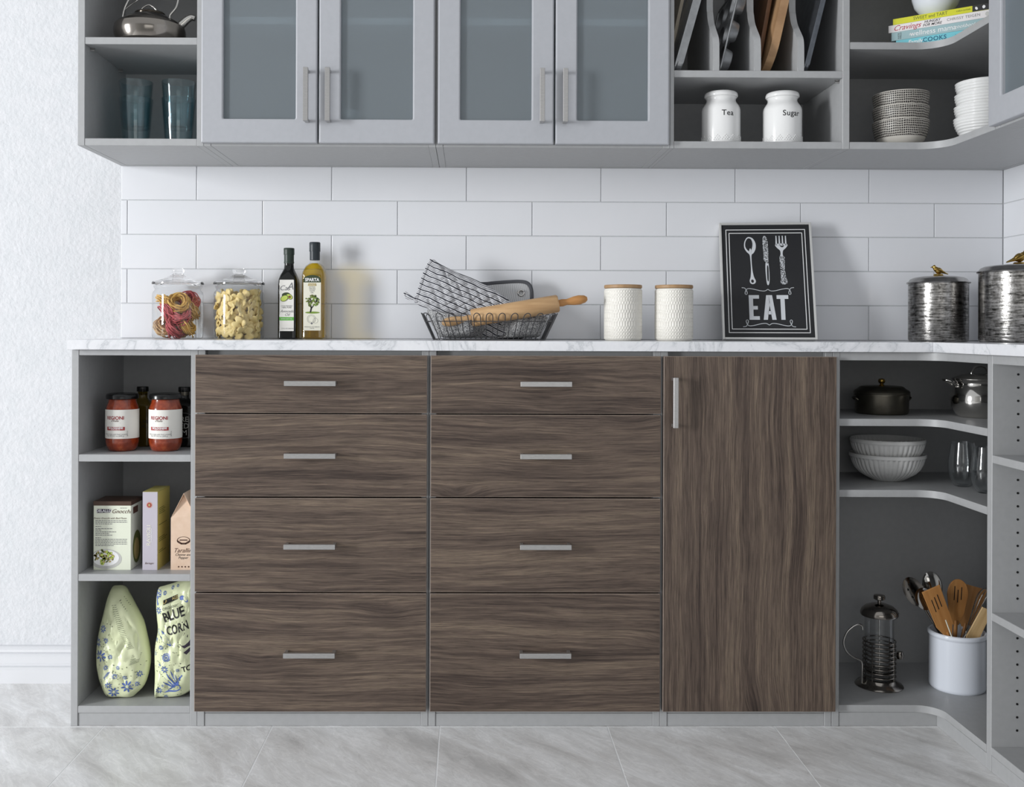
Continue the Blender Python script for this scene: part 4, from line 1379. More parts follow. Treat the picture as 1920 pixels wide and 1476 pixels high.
# fork
tines = []
for u0 in (0.592, 0.626, 0.660, 0.694):
    tines.append([sxy(*p) for p in ((u0, 0.905), (u0 + 0.010, 0.905), (u0 + 0.014, 0.815), (u0 - 0.004, 0.815))])
decal('fork', tines, CH, pn, fm)
dec('fork', [(0.588, 0.830), (0.712, 0.830), (0.705, 0.800), (0.680, 0.780), (0.665, 0.765), (0.660, 0.735), (0.663, 0.715), (0.632, 0.715), (0.638, 0.735), (0.635, 0.765), (0.620, 0.780), (0.595, 0.800)], CH, k=2)
dec('fork', [(0.628, 0.715), (0.675, 0.715), (0.680, 0.690), (0.676, 0.60), (0.684, 0.53), (0.698, 0.485), (0.685, 0.465), (0.655, 0.458), (0.628, 0.468), (0.622, 0.488), (0.630, 0.53), (0.628, 0.60), (0.624, 0.69)], ENG, k=2)
dec('fork', [(0.632, 0.819), (0.645, 0.812), (0.668, 0.812), (0.680, 0.819), (0.668, 0.800), (0.645, 0.800)], pn.data.materials[0], 0.0008, 2)

# ---------------------------------------------------------------- hammered canisters with bird knobs
def bird(parent, z, sgn, k=1.0):
    """small perched bird, looking along sgn x"""
    bm = bmesh.new()
    def seg(a, b_, prof):
        n_ = len(prof)
        P = [(-sgn * (a[0] + (b_[0] - a[0]) * i / (n_ - 1)) * k, 0, z + 0.004 + (a[1] + (b_[1] - a[1]) * i / (n_ - 1)) * k) for i in range(n_)]
        bm_tube(bm, P, [max(0.0002, r) * k for r in prof], 14)
    ell = lambda r: [r * math.sin(math.pi * i / 12) for i in range(13)]
    seg((-0.0150, 0.0165), (0.0165, 0.0075), ell(0.0100))          # body
    seg((-0.0195, 0.0232), (-0.0060, 0.0232), ell(0.0066))         # head
    seg((-0.0180, 0.0232), (-0.0245, 0.0218), [0.0030, 0.0020, 0.0010, 0.0003])
    seg((-0.0120, 0.0210), (-0.0050, 0.0150), [0.0055, 0.0075, 0.0080])
    seg((0.0080, 0.0098), (0.0300, 0.0015), [0.0055, 0.0045, 0.0034, 0.0026, 0.0020, 0.0012])
    kb = auto_smooth(bobj('bird_knob', bm, M['brass'], parent), 60)
    lathe('perch', [(0, z - 0.001), (0.011 * k, z - 0.001), (0.012 * k, z + 0.002), (0.010 * k, z + 0.006), (0, z + 0.007)], M['brass'], kb, 20, sx=1.25)
    for s in (-1, 1):
        bm = bmesh.new()
        bm_tube(bm, [(-sgn * x * k, s * 0.0085 * k, z + 0.004 + zz * k) for x, zz in ((-0.006, 0.0165), (0.002, 0.0130), (0.011, 0.0085), (0.018, 0.0052))], [0.003 * k, 0.0042 * k, 0.0030 * k, 0.0008 * k], 10)
        auto_smooth(bobj('wing', bm, M['brass'], kb), 60)
def metal_canister(px, y, R, h, label, sgn, k):
    o = place(px, y, CT)
    j = thing('metal_canister', label, 'canister', o, group='hammered steel canisters')
    prof = [(0, 0), (R - 0.006, 0), (R - 0.002, 0.002), (R, 0.007), (R, h)]
    lathe('body', prof + [(R - 0.002, h), (R - 0.002, 0.004), (0, 0.004)], M['hammered'], j, 72)
    lathe('lid', [(0, h + 0.0005), (R - 0.004, h + 0.0005), (R + 0.004, h - 0.002), (R + 0.0052, h + 0.001), (R + 0.003, h + 0.0035), (R - 0.001, h + 0.005), (R - 0.005, h + 0.011), (R - 0.014, h + 0.0155), (R * 0.6, h + 0.019), (R * 0.3, h + 0.0205), (0, h + 0.021)], M['lidsteel'], j, 72)
    bird(j, h + 0.0205, sgn, k)
metal_canister(1759, 0.22, 0.0812, 0.170, 'hammered steel canister with a brass bird facing left', -1, 0.95)
metal_canister(1912, 0.05, 0.1030, 0.193, 'larger hammered steel canister with a brass bird, cut by the right edge', 1, 1.25)
# ---------------------------------------------------------------- open wall unit: kettle and tumblers
KY = 0.137
o = place(279.3, KY, ZK)
kt = thing('kettle', 'low polished steel kettle with wire handle on the upper shelf', 'kettle', o)
ks = 1 / scl(0.17)
lathe('body', [(0, 0.0), (0.072, 0.0), (0.088, 0.010), (0.0965, 0.030), (0.0980, 0.044), (0.0955, 0.056), (0.0900, 0.0630), (0.076, 0.072), (0.056, 0.083), (0.043, 0.0905), (0.040, 0.0925), (0, 0.0935)], M['chrome_dark'], kt, 64, deg=25)
lid = lathe('lid', [(0.040, 0.0925), (0.042, 0.0940), (0.040, 0.0965), (0.022, 0.1000), (0, 0.1012)], M['chrome_dark'], kt, 40, deg=60)
tube('lid_handle', catmull([(-0.026, -0.004, 0.097), (-0.019, -0.004, 0.110), (-0.002, -0.004, 0.1185), (0.014, -0.004, 0.110), (0.024, -0.004, 0.097)], 6), 0.0022, M['chrome'], lid, 8)
def kp(px, py, dy=0.0):
    p = at(px, py, KY + dy); return (p.x - o.x, dy, p.z - o.z)
tube('handle', catmull([kp(229, 38, -0.012), kp(233, 18, -0.012), kp(241, 0, -0.012), kp(262, -38, -0.006), kp(295, -52, 0.0), kp(322, -40, 0.0), kp(334, -15, 0.0), kp(331, 12, 0.0), kp(318, 31, 0.0), kp(328, 44, 0.0)], 8), 0.0030, M['chrome'], kt, 8)
tube('handle', catmull([kp(233.5, 18, -0.012), kp(246, 8, 0.004), kp(258, 0, 0.02), kp(285, -22, 0.022), kp(312, -36, 0.008)], 6), 0.0026, M['chrome'], kt, 8)
bm = bmesh.new()
spts = catmull([kp(328, 56), kp(341, 46), kp(351, 37), kp(359, 33), kp(366, 35)], 5)
bm_tube(bm, spts, [0.0125 - 0.0045 * i / (len(spts) - 1) for i in range(len(spts))], 16)
auto_smooth(bobj('spout', bm, M['chrome'], kt), 50)

def tumbler(px, y, z, label):
    oo_ = place(px, y, z)
    rb, rt, h = 0.0360, 0.0470, 0.133
    R = lambda zz: rb + (rt - rb) * zz / h
    wl = 0.0024
    prof = [(0, 0), (rb - 0.003, 0), (R(0.003), 0.003), (R(0.06), 0.06), (R(h - 0.002), h - 0.002), (R(h) - 0.0012, h), (R(h) - wl, h - 0.002), (R(0.06) - wl, 0.06), (R(0.014) - wl, 0.014), (rb - 0.008, 0.010), (0, 0.010)]
    ob = lathe('glass_tumbler', prof, M['blueglass'], None, 44)
    ob.location = oo_
    tag(ob, label, 'glass', 'stacked smoky blue tumblers')
for px, nm in ((253.5, 'first from the left panel'), (333.5, 'beside the frosted doors')):
    tumbler(px, 0.15, U1, 'lower blue glass tumbler of the stack ' + nm)
    tumbler(px, 0.15, U1 + 0.0475, 'upper blue glass tumbler of the stack ' + nm)

# a cup standing behind the second frosted door
cpo = place(652, 0.105, U1)
cq = thing('white_cup', 'pale cup seen blurred behind the second frosted door', 'cup', cpo)
lathe('body', [(0, 0), (0.026, 0), (0.031, 0.004), (0.034, 0.09), (0.032, 0.09), (0.029, 0.006), (0, 0.006)], M['white_cer'], cq, 32)
tube('handle', catmull([(-0.031, 0, 0.075), (-0.052, 0, 0.070), (-0.056, 0, 0.045), (-0.030, 0, 0.022)], 6), 0.004, M['white_cer'], cq, 8)

# ---------------------------------------------------------------- tray dividers
SL = [DI0] + [ux(b) for a, b in DIV]        # left face of each slot
def tilted(name, label, cat, slot, y0, ang, dx=0.0, th=0.0):
    """root at the lower left of a slot; local x is thickness, y depth, z height"""
    t_ = thing(name, label, cat, (SL[slot] + dx, y0, ZD + 0.0005 + th * math.sin(math.radians(ang))), rot=(0, math.radians(ang), 0))
    return t_
def rr_yz(y0, y1, z0, z1, r, n=6):
    return round_rect(y0, y1, z0, z1, r, n)
t_ = tilted('baking_tray', 'silver baking tray leaning in the first divider slot', 'tray', 0, 0.050, 15.5, 0.0015, 0.0205)
prism('rim', rr_yz(0, 0.15, 0.0, 0.305, 0.020), 0.0, 0.0045, M['tin'], t_, 'yz', 0.001)
prism('pan', rr_yz(0.008, 0.142, 0.006, 0.298, 0.022), 0.0045, 0.0225, M['tin'], t_, 'yz', 0.004, 2)
t_ = tilted('cutting_board', 'cream cutting board behind the silver baking tray', 'cutting board', 0, 0.205, 12.0, 0.0012, 0.009)
prism('board', rr_yz(0, 0.15, 0.0, 0.33, 0.02), 0.0, 0.009, M['creamboard'], t_, 'yz', 0.002)

t_ = tilted('muffin_tin', 'metal muffin tin leaning in the second divider slot', 'muffin tin', 1, 0.050, 13.5, 0.0012)
bm = bmesh.new()
cell, n = 0.080, 16
for iy in range(3):
    for iz in range(3):
        y0, z0 = 0.008 + iy * cell, 0.010 + iz * cell
        cy, cz = y0 + cell / 2, z0 + cell / 2
        sq = []
        for k in range(n):
            a = 2 * math.pi * k / n + math.pi / 4
            m_ = max(abs(math.cos(a)), abs(math.sin(a)))
            sq.append(bm.verts.new((0.004, cy + cell / 2 * math.cos(a) / m_, cz + cell / 2 * math.sin(a) / m_)))
        prev = sq
        for r, x in ((0.0350, 0.004), (0.0340, 0.006), (0.0260, 0.030), (0.0235, 0.032)):
            ring = [bm.verts.new((x, cy + r * math.cos(2 * math.pi * k / n + math.pi / 4), cz + r * math.sin(2 * math.pi * k / n + math.pi / 4))) for k in range(n)]
            for k in range(n):
                bm.faces.new((prev[k], prev[(k + 1) % n], ring[(k + 1) % n], ring[k]))
            prev = ring
        bm.faces.new(prev)
bmesh.ops.remove_doubles(bm, verts=bm.verts, dist=1e-5)
auto_smooth(bobj('cups', bm, M['tin'], t_), 40)
bm = bmesh.new()
pr = rr_yz(0.006, 0.250, 0.008, 0.252, 0.012)
bm_tube(bm, [(0.0035, a, b) for a, b in pr], 0.0028, 8, True)
auto_smooth(bobj('rolled_rim', bm, M['tin'], t_), 60)

t_ = tilted('cutting_board', 'light wooden serving board leaning in the third divider slot', 'cutting board', 2, 0.060, 12.5, 0.018, 0.022)
prism('board', rr_yz(0, 0.26, 0.0, 0.275, 0.09, 10), 0.0, 0.022, M['board'], t_, 'yz', 0.006, 3, smooth=True)
t_ = tilted('cutting_board', 'thin dark wooden board behind the light serving board', 'cutting board', 2, 0.115, 10.0, 0.003, 0.011)
prism('board', rr_yz(0, 0.22, 0.0, 0.33, 0.06, 8), 0.0, 0.011, M['boarddark'], t_, 'yz', 0.003, 2, smooth=True)

t_ = tilted('baking_tray', 'narrow blue-grey metal tray leaning in the fourth divider slot', 'tray', 3, 0.050, 13.8, 0.0012, 0.0145)
prism('rim', rr_yz(0, 0.28, 0.002, 0.36, 0.016), 0.0, 0.004, M['tindark'], t_, 'yz', 0.001)
prism('pan', rr_yz(0.006, 0.274, 0.006, 0.354, 0.018), 0.004, 0.0150, M['tindark'], t_, 'yz', 0.003, 2)

# ---------------------------------------------------------------- tea and sugar jars
def tea_jar(px, word, dx, label):
    o = place(px, 0.115, U1)
    j = thing('storage_jar', label, 'jar', o, group='white lettered storage jars')
    R = 0.0530
    lathe('body', [(0, 0), (R - 0.004, 0), (R - 0.001, 0.003), (R, 0.010), (R, 0.098), (R - 0.0015, 0.106), (R - 0.006, 0.114), (R - 0.0105, 0.120), (R - 0.0130, 0.126), (R - 0.0125, 0.131), (R - 0.010, 0.135), (R - 0.014, 0.135), (R - 0.016, 0.12), (R - 0.006, 0.09), (R - 0.005, 0.008), (0, 0.008)], M['white_cer'], j, 64)
    lathe('lid', [(0, 0.1353), (R - 0.0085, 0.1353), (R - 0.0070, 0.1380), (R - 0.0072, 0.1425), (R - 0.009, 0.1475), (R - 0.013, 0.1500), (0.02, 0.1515), (0, 0.1518)], M['white_cer'], j, 56)
    a0 = -math.pi / 2
    text('lettering', word, 0.0215, INK['black'], j, cyl_map(R, a0, 0.0004), (dx, 0.0840), bold=0.0002, spacing=1.06)
    bm = bmesh.new()
    for k in range(13):
        a = -math.pi / 2 + (k - 6) * 0.42
        for (du, dz) in ((-0.010, 0.008), (-0.0065, 0.0125), (-0.003, 0.017), (0.0, 0.0125), (0.003, 0.008), (0.0065, 0.0125), (-0.003, 0.008), (0.0035, 0.0168), (0.0, 0.0205)):
            aa = a + du / R
            mt = Matrix.Translation(((R + 0.0002) * math.cos(aa), (R + 0.0002) * math.sin(aa), dz + 0.004))
            bmesh.ops.create_icosphere(bm, subdivisions=1, radius=0.0016, matrix=mt)
    dts = auto_smooth(bobj('raised_dots', bm, M['white_cer'], j), 60)
    dts['kind'] = 'stuff'
tea_jar(1350.5, 'Tea', 0.0060, 'white storage jar lettered Tea under the tray dividers')
tea_jar(1465.5, 'Sugar', 0.0100, 'white storage jar lettered Sugar under the tray dividers')

# ---------------------------------------------------------------- corner wall unit: books and bowls
pb = at(1666, 66, 0.108)
ang = math.radians(-36.5)
def book(zz, th, length, depth, shift, cover, label, edge=None):
    r = Vector((math.cos(ang), math.sin(ang), 0))
    b = thing('cookbook', label, 'book', Vector((pb.x, 0.108, ZS + zz)) + r * shift, rotz=ang, group='cookbooks stacked on the corner shelf')
    t2 = 0.0022
    bm = bmesh.new()
    bm_box(bm, 0, length, 0, depth, 0, t2, 0.0005)
    bm_box(bm, 0, length, 0, depth, th - t2, th, 0.0005)
    bm_box(bm, 0, length, -0.0012, t2, 0, th, 0.0005)
    bobj('cover', bm, cover, b)
    bm = bmesh.new(); bm_box(bm, 0.003, length - 0.003, 0.003, depth - 0.003, t2, th - t2)
    bobj('pages', bm, M['paper'], b)
    return b
c_teal = pmat('teal_cover', rgb(112, 190, 202), 0.35)
c_blue = pmat('pale_blue_cover', rgb(150, 178, 182), 0.35)
c_white = pmat('white_cover', rgb(224, 220, 220), 0.35)
c_yel = pmat('lime_yellow_cover', rgb(204, 204, 40), 0.35)
b = book(0.0, 0.0215, 0.235, 0.19, 0.020, c_teal, 'teal cookbook at the bottom of the stack')
fm = front_map(-0.0012)
text('lettering', 'Family', 0.0150, INK['white'], b, fm, (0.050, 0.0110), shear=0.3, bold=0.0002)
text('lettering', 'COOKS', 0.0165, INK['teal'], b, fm, (0.100, 0.0110), bold=0.0003, spacing=1.1)
text('lettering', 'LAURIE', 0.0080, INK['teal'], b, fm, (0.165, 0.0110))
b = book(0.0217, 0.0235, 0.255, 0.20, 0.008, c_blue, 'pale blue wellness cookbook, second from the bottom of the stack')
text('lettering', 'the', 0.0090, INK['white'], b, fm, (0.052, 0.0110), shear=0.3)
text('lettering', 'wellness mama', 0.0195, INK['white'], b, fm, (0.108, 0.0115))
text('lettering', 'cookbook', 0.0130, INK['white'], b, fm, (0.188, 0.0115), shear=0.35)
text('lettering', 'KATIE\nWELLS', 0.0060, INK['black'], b, fm, (0.022, 0.0115), rot=math.pi / 2)
decal('publisher_mark', [ellipse(0.226, 0.012, 0.0042, 0.0042, 14)], INK['white'], b, fm)
b = book(0.0454, 0.0205, 0.275, 0.205, 0.0, c_white, 'white cookbook with red script lettering, third in the stack')
text('lettering', 'Cravings', 0.0205, pmat('ink_crimson', rgb(176, 36, 62), 0.5), b, fm, (0.048, 0.0100), shear=0.45)
text('lettering', 'HUNGRY\nFOR MORE', 0.0098, INK['black'], b, fm, (0.114, 0.0105), shear=0.2, bold=0.0001)
text('lettering', 'CHRISSY TEIGEN', 0.0102, INK['grey'], b, fm, (0.192, 0.0105), spacing=1.1)
decal('publisher_mark', [ellipse(0.250, 0.010, 0.0048, 0.0058, 14)], INK['pale'], b, fm)
b = book(0.0661, 0.0165, 0.250, 0.195, 0.012, c_yel, 'lime yellow cookbook with a black spine end, top of the stack')
text('lettering', 'SWEET and TART', 0.0128, INK['olive'], b, fm, (0.097, 0.0085), width=0.9)
text('lettering', 'CARLA SNYDER', 0.0050, INK['olive'], b, fm, (0.180, 0.0085))
decal('spine_end', [rect(0.202, 0.250, 0.0003, 0.0162)], INK['black'], b, fm)
decal('chick_mark', [ellipse(0.212, 0.008, 0.0030, 0.0045, 10, 0.5), ellipse(0.230, 0.009, 0.0038, 0.0045, 10)], INK['white'], b, front_map(-0.0012, 0.0009))

r = Vector((math.cos(ang), math.sin(ang), 0)); nrm_ = Vector((-math.sin(ang), math.cos(ang), 0))
pbw = Vector((pb.x, 0.108, ZS + 0.0828)) + r * 0.108 + nrm_ * 0.075
bw = lathe('white_bowl', [(0, 0), (0.024, 0), (0.026, 0.004), (0.040, 0.016), (0.056, 0.036), (0.063, 0.058), (0.064, 0.072), (0.061, 0.072), (0.052, 0.038), (0.036, 0.018), (0, 0.010)], M['bluewhite'], None, 48)
bw.location = pbw
tag(bw, 'plain white bowl standing on top of the cookbooks', 'bowl')

def hatched():
    m = pmat('hatched_stoneware', rgb(200, 196, 188), 0.45)
    t = NT(m); oc = coords(t)
    sep = t.new('ShaderNodeSeparateXYZ'); t.link(oc, sep.inputs[0])
    an = t.math('ARCTAN2', sep.outputs[1], sep.outputs[0])
    wob = t.noise(oc, 40, 2, 0.5)
    fu = t.math('FRACT', t.math('ADD', t.math('MULTIPLY', an, 13.0), t.math('MULTIPLY', wob, 1.0)))
    fv = t.math('FRACT', t.math('ADD', t.math('MULTIPLY', sep.outputs[2], 165.0), t.math('MULTIPLY', wob, 1.2)))
    cell = t.math('MULTIPLY', t.math('GREATER_THAN', fu, 0.20), t.math('GREATER_THAN', fv, 0.26))
    band = t.math('MULTIPLY', t.math('GREATER_THAN', sep.outputs[2], 0.023), t.math('LESS_THAN', sep.outputs[2], 0.0675))
    c_ = t.math('MULTIPLY', cell, band)
    t.link(t.mix(c_, rgb(196, 192, 184), rgb(44, 40, 38)), bsdf(m).inputs['Base Color'])
    return m
M['hatched'] = hatched()
for k in range(3):
    lab = ['bottom', 'middle', 'top'][k] + ' bowl of the black hatched stack on the corner wall shelf'
    prof = [(0, 0), (0.044, 0), (0.048, 0.003), (0.060, 0.014), (0.0685, 0.030), (0.0735, 0.052), (0.0750, 0.068), (0.0740, 0.070), (0.0722, 0.068), (0.0700, 0.050), (0.0630, 0.030), (0.050, 0.014), (0, 0.008)]
    ob = lathe('hatched_bowl', prof, M['hatched'], None, 64)
    ob.location = place(1687.5, 0.115, U1 + k * 0.0385)
    ob.rotation_euler = (0, 0, k * 1.1)
    tag(ob, lab, 'bowl', 'hatched bowls on the corner wall shelf')
for k in range(4):
    lab = ['bottom', 'second from the bottom', 'third from the bottom', 'top'][k] + ' white ribbed bowl stacked beside the glass wall door'
    prof = [(0, 0), (0.040, 0), (0.043, 0.004)]
    for i in range(57):
        t0 = i / 56
        rr = 0.046 + 0.026 * math.sin(t0 * math.pi / 2) ** 0.9
        prof.append((rr + 0.0011 * math.cos(i * math.pi / 3.5), 0.006 + 0.058 * t0))
    prof += [(0.0715, 0.0655), (0.0690, 0.0655), (0.060, 0.03), (0.042, 0.010), (0, 0.009)]
    ob = lathe('ribbed_bowl', prof, M['white_cer'], None, 56, deg=70)
    ob.location = place(1841 + k * 1.0, 0.03, U1 + k * 0.0322)
    tag(ob, lab, 'bowl', 'white ribbed bowls on the corner wall shelf')

# ---------------------------------------------------------------- pantry shelves
def sauce_mat():
    m = pmat('tomato_sauce', rgb(150, 52, 30), 0.18, coat=0.6)
    t = NT(m); n = t.noise(coords(t), 70, 4, 0.6)
    t.link(t.ramp(n, [(0.3, rgb(108, 38, 18)), (0.55, rgb(140, 56, 28)), (0.75, rgb(160, 80, 44))]), bsdf(m).inputs['Base Color'])
    return m
M['sauce'] = sauce_mat()
def sauce_jar(px, label):
    o = place(px, 0.098, Z1)
    j = thing('sauce_jar', label, 'jar', o, group='tomato sauce jars')
    R = 0.0445
    lathe('body', [(0, 0), (R - 0.012, 0), (R - 0.007, 0.003), (R - 0.002, 0.015), (R, 0.026), (R, 0.112), (R - 0.0015, 0.120), (R - 0.006, 0.132), (R - 0.008, 0.142), (0, 0.142)], M['sauce'], j, 48)
    lathe('lid', [(R - 0.0085, 0.1425), (R - 0.003, 0.1425), (R - 0.001, 0.144), (R - 0.001, 0.153), (R - 0.003, 0.1565), (R - 0.008, 0.158), (R - 0.012, 0.1572), (0, 0.1572)], M['blackcap'], j, 48)
    a0 = -math.pi / 2 + 0.0
    # wrapped paper label
    n = 40; span = 4.4
    verts = []
    for zz in (0.036, 0.115):
        for k in range(n + 1):
            a = a0 - span / 2 + 0.35 + span * k / n
            verts.append(((R + 0.0004) * math.cos(a), (R + 0.0004) * math.sin(a), zz))
    lb = mobj('label', verts, [(k, k + 1, k + n + 2, k + n + 1) for k in range(n)], M['paper'], j, True, recalc=False)
    cm = cyl_map(R, a0, 0.0009)
    text('lettering', 'REGIONI', 0.0128, INK['red'], lb, cm, (-0.006, 0.0925), bold=0.0003)
    text('lettering', "d'Italia", 0.0082, INK['brown'], lb, cm, (-0.006, 0.0850), shear=0.3)
    decal('thin_line', stroke([(-0.021, 0.079), (0.010, 0.079)], 0.0006), INK['grey'], lb, cm)
    pts = []
    for k in range(10):
        u0_, u1_ = -0.031 + 0.0520 * k / 10, -0.031 + 0.0520 * (k + 1) / 10
        pts.append(rect(u0_, u1_, 0.0590, 0.0685))
    decal('red_band', pts, INK['brick'], lb, cm)
    text('lettering', 'BOLOGNESE', 0.0072, INK['white'], lb, cyl_map(R, a0, 0.0014), (-0.004, 0.0650), bold=0.0002)
    text('lettering', 'PASTA SAUCE', 0.0040, INK['white'], lb, cyl_map(R, a0, 0.0014), (-0.004, 0.0608))
    text('lettering', 'Made in Italy with fresh tomato\nNet Wt 24.3 oz (690 g)', 0.0052, INK['grey'], lb, cm, (-0.006, 0.0460), shear=0.2)
    text('lettering', 'BATCH', 0.0045, INK['grey'], lb, cm, (0.028, 0.050), rot=math.pi / 2)
sauce_jar(230, 'tomato sauce jar with white label, nearer the left side panel')
sauce_jar(311, 'tomato sauce jar with white label, nearer the drawers')
def dark_bottle(px, y, mat, capmat, label, ww, dark):
    o = place(px, y, Z1)
    b = thing('oil_bottle', label, 'bottle', o)
    w = ww
    lathe('body', [(0, 0), (w - 0.003, 0), (w, 0.004), (w, 0.112), (w - 0.004, 0.124), (0.018, 0.132), (0.0135, 0.138), (0.013, 0.150), (0, 0.150)], mat, b, 48, rfun=squarish(w))
    lathe('neck', [(0.0133, 0.146), (0.0137, 0.146), (0.0137, 0.156), (0, 0.156)], M['darkmetal'] if dark else M['greenoil'], b, 24)
    lathe('cap', [(0, 0.156), (0.0165, 0.156), (0.0168, 0.158), (0.0165, 0.1685), (0.015, 0.170), (0, 0.170)], capmat, b, 28)
    return b
M['greenbottle'] = pmat('olive_oil_dark_bottle', rgb(84, 70, 22), 0.15)
b = dark_bottle(268, 0.215, M['greenbottle'], M['blackcap'], 'olive green oil bottle behind the two sauce jars', 0.033, False)
text('lettering', 'OLIVE\nOIL', 0.014, INK['black'], b, front_map(-0.033, 0.0005), (0.010, 0.065))
b = dark_bottle(346, 0.205, M['darkglass'], M['blackcap'], 'black bottle with pale lettering behind the sauce jars, by the drawers', 0.034, True)
text('lettering', 'RE\nED\nM', 0.021, INK['pale'], b, front_map(-0.034, 0.0005), (0.010, 0.060))
decal('ring_mark', circle_line(0.008, 0.062, 0.036, 0.001), INK['grey'], b, front_map(-0.034, 0.0004))

# boxes on the middle shelf
def carton(name, label, x0, x1, y0, y1, h, zbase, mats, cat='box'):
    t_ = thing(name, label, cat, ((x0 + x1) / 2, (y0 + y1) / 2, zbase))
    bm = bmesh.new()
    bm_box(bm, x0 - (x0 + x1) / 2, x1 - (x0 + x1) / 2, y0 - (y0 + y1) / 2, y1 - (y0 + y1) / 2, 0, h, 0.0008)
    bobj('carton', bm, mats, t_)
    return t_
yb = 0.047
x0, x1 = at(175.3, 1000, yb).x, at(245.6, 1000, yb).x
m_box = pmat('pale_green_card', rgb(222, 226, 208), 0.45)
g = carton('gnocchi_box', 'pale green gnocchi box with brown top and pasta picture', x0, x1, yb, yb + 0.092, 0.186, Z2, m_box)
hw, hd = (x1 - x0) / 2, 0.046
bm = bmesh.new(); bm_box(bm, -hw - 0.0004, hw + 0.0004, -hd - 0.0004, hd + 0.0004, 0.175, 0.1864)
bobj('brown_top', bm, pmat('brown_card', rgb(74, 54, 42), 0.4), g)
f0 = front_map(-hd, 0.0006)
decal('brand_panel', [[(-0.0415, 0.1660), (-0.003, 0.1655), (-0.005, 0.1560), (-0.0415, 0.1550)]], INK['purple'], g, f0)
text('lettering', 'DELALLO', 0.0100, INK['white'], g, front_map(-hd, 0.0010), (-0.0225, 0.1606), bold=0.0002)
text('lettering', 'POTATO', 0.0045, INK['grey'], g, f0, (0.030, 0.1680), shear=0.3)
text('lettering', 'Gnocchi', 0.0155, INK['brown'], g, f0, (0.024, 0.1590), shear=0.4)
text('lettering', 'Potato Gnocchi with Basil Pesto', 0.0068, INK['brown'], g, f0, (-0.006, 0.1405), shear=0.35)
rnd = random.Random(6)
lines = []
for v in (0.1335, 0.1290, 0.1245, 0.1175, 0.1115, 0.1075, 0.1030, 0.0985, 0.0940, 0.0870, 0.0825, 0.0783, 0.0740, 0.0698, 0.0655):
    u = -0.0455
    end = {0.1245: 0.0, 0.1175: -0.030, 0.1115: 0.0, 0.1075: -0.030, 0.1030: 0.010, 0.0985: -0.008, 0.0940: 0.0, 0.0870: -0.030, 0.0655: 0.004}.get(v, 0.040)
    while u < end:
        wl = rnd.uniform(0.003, 0.008)
        lines.append(rect(u, min(end, u + wl), v, v + 0.0016)); u += wl + 0.0014
decal('small_print', lines, INK['grey'], g, f0)
decal('plate_picture', [[(max(-hw + 0.001, a), b) for a, b in ellipse(-0.018, 0.030, 0.044, 0.027, 28)]], INK['pale'], g, front_map(-hd, 0.0004))
decal('plate_picture', [[(max(-hw + 0.001, a), b) for a, b in ellipse(-0.018, 0.033, 0.037, 0.022, 28)]], INK['white'], g, front_map(-hd, 0.0007))
for nm, cnt, lift in (('olive', 26, 0.0010), ('gold', 22, 0.0013), ('lime', 14, 0.0016)):
    polys = []
    for q in range(cnt):
        a, rr = rnd.uniform(0, 6.28), rnd.uniform(0, 1) ** 0.6
        cx_, cy_ = -0.022 + 0.026 * rr * math.cos(a), 0.036 + 0.019 * rr * math.sin(a)
        polys.append([(max(-hw + 0.001, p[0]), p[1]) for p in ellipse(cx_, cy_, rnd.uniform(.003, .0055), rnd.uniform(.002, .0035), 10, rnd.uniform(0, 3))])
    decal('pasta_picture', polys, INK[nm], g, front_map(-hd, lift))
sm = lambda u, v: (hw + 0.0006, u, v)
decal('side_print', [rect(-0.030, 0.010, 0.150, 0.168)], INK['brown'], g, sm)
decal('side_print', [ellipse(0.002, 0.055, 0.034, 0.045, 24)], INK['olive'], g, sm)
decal('side_print', [ellipse(-0.002, 0.050, 0.022, 0.030, 20)], INK['gold'], g, lambda u, v: (hw + 0.0010, u, v))

x0, x1 = at(267.2, 1000, 0.045).x, at(295.3, 1000, 0.045).x
r_ = carton('ravioli_box', 'slim lilac ravioli box with yellow sides', x0, x1, 0.045, 0.155, 0.2125, Z2, pmat('lilac_card', rgb(188, 183, 193), 0.4))
hw, hd = (x1 - x0) / 2, 0.055
bm = bmesh.new()
bm_box(bm, hw - 0.0005, hw + 0.0005, -hd + 0.0010, hd + 0.0003, 0.0, 0.2125)
bm_box(bm, -hw, hw + 0.0005, -hd + 0.0010, hd + 0.0003, 0.2120, 0.2130)
bobj('yellow_sides', bm, pmat('yellow_card', rgb(190, 180, 104), 0.45), r_)
f0 = front_map(-hd, 0.0006)
decal('sun_mark', [ellipse(-0.002, 0.1770, 0.0062, 0.0062, 20)], INK['brick'], r_, f0)
decal('sun_mark', [[(-0.002 + rr * math.cos(a), 0.177 + rr * math.sin(a)) for rr, a in ((0.0095 if k % 2 else 0.0065, 2 * math.pi * k / 24) for k in range(24))]], pmat('ink_salmon', rgb(206, 150, 130), 0.5), r_, front_map(-hd, 0.0004))
decal('sun_mark', [ellipse(-0.002, 0.1770, 0.003, 0.0035, 12)], INK['gold'], r_, front_map(-hd, 0.0010))
text('lettering', 'RAVIOLI', 0.0155, INK['cream'], r_, f0, (-0.003, 0.095), rot=math.pi / 2, spacing=1.0)
text('lettering', 'ITALIAN PASTA', 0.0055, INK['white'], r_, f0, (0.0045, 0.095), rot=math.pi / 2)
text('lettering', 'Bertagni', 0.0070, INK['brown'], r_, f0, (-0.002, 0.019), shear=0.3)
sm = lambda u, v: (hw + 0.0010, u, v)
ln = []
for v in (0.165, 0.160, 0.155, 0.150, 0.120, 0.085, 0.080, 0.075, 0.050, 0.045):
    ln.append(rect(-0.045, rnd.uniform(-0.01, 0.03), v, v + 0.0018))
decal('side_print', ln, INK['olive'], r_, sm)

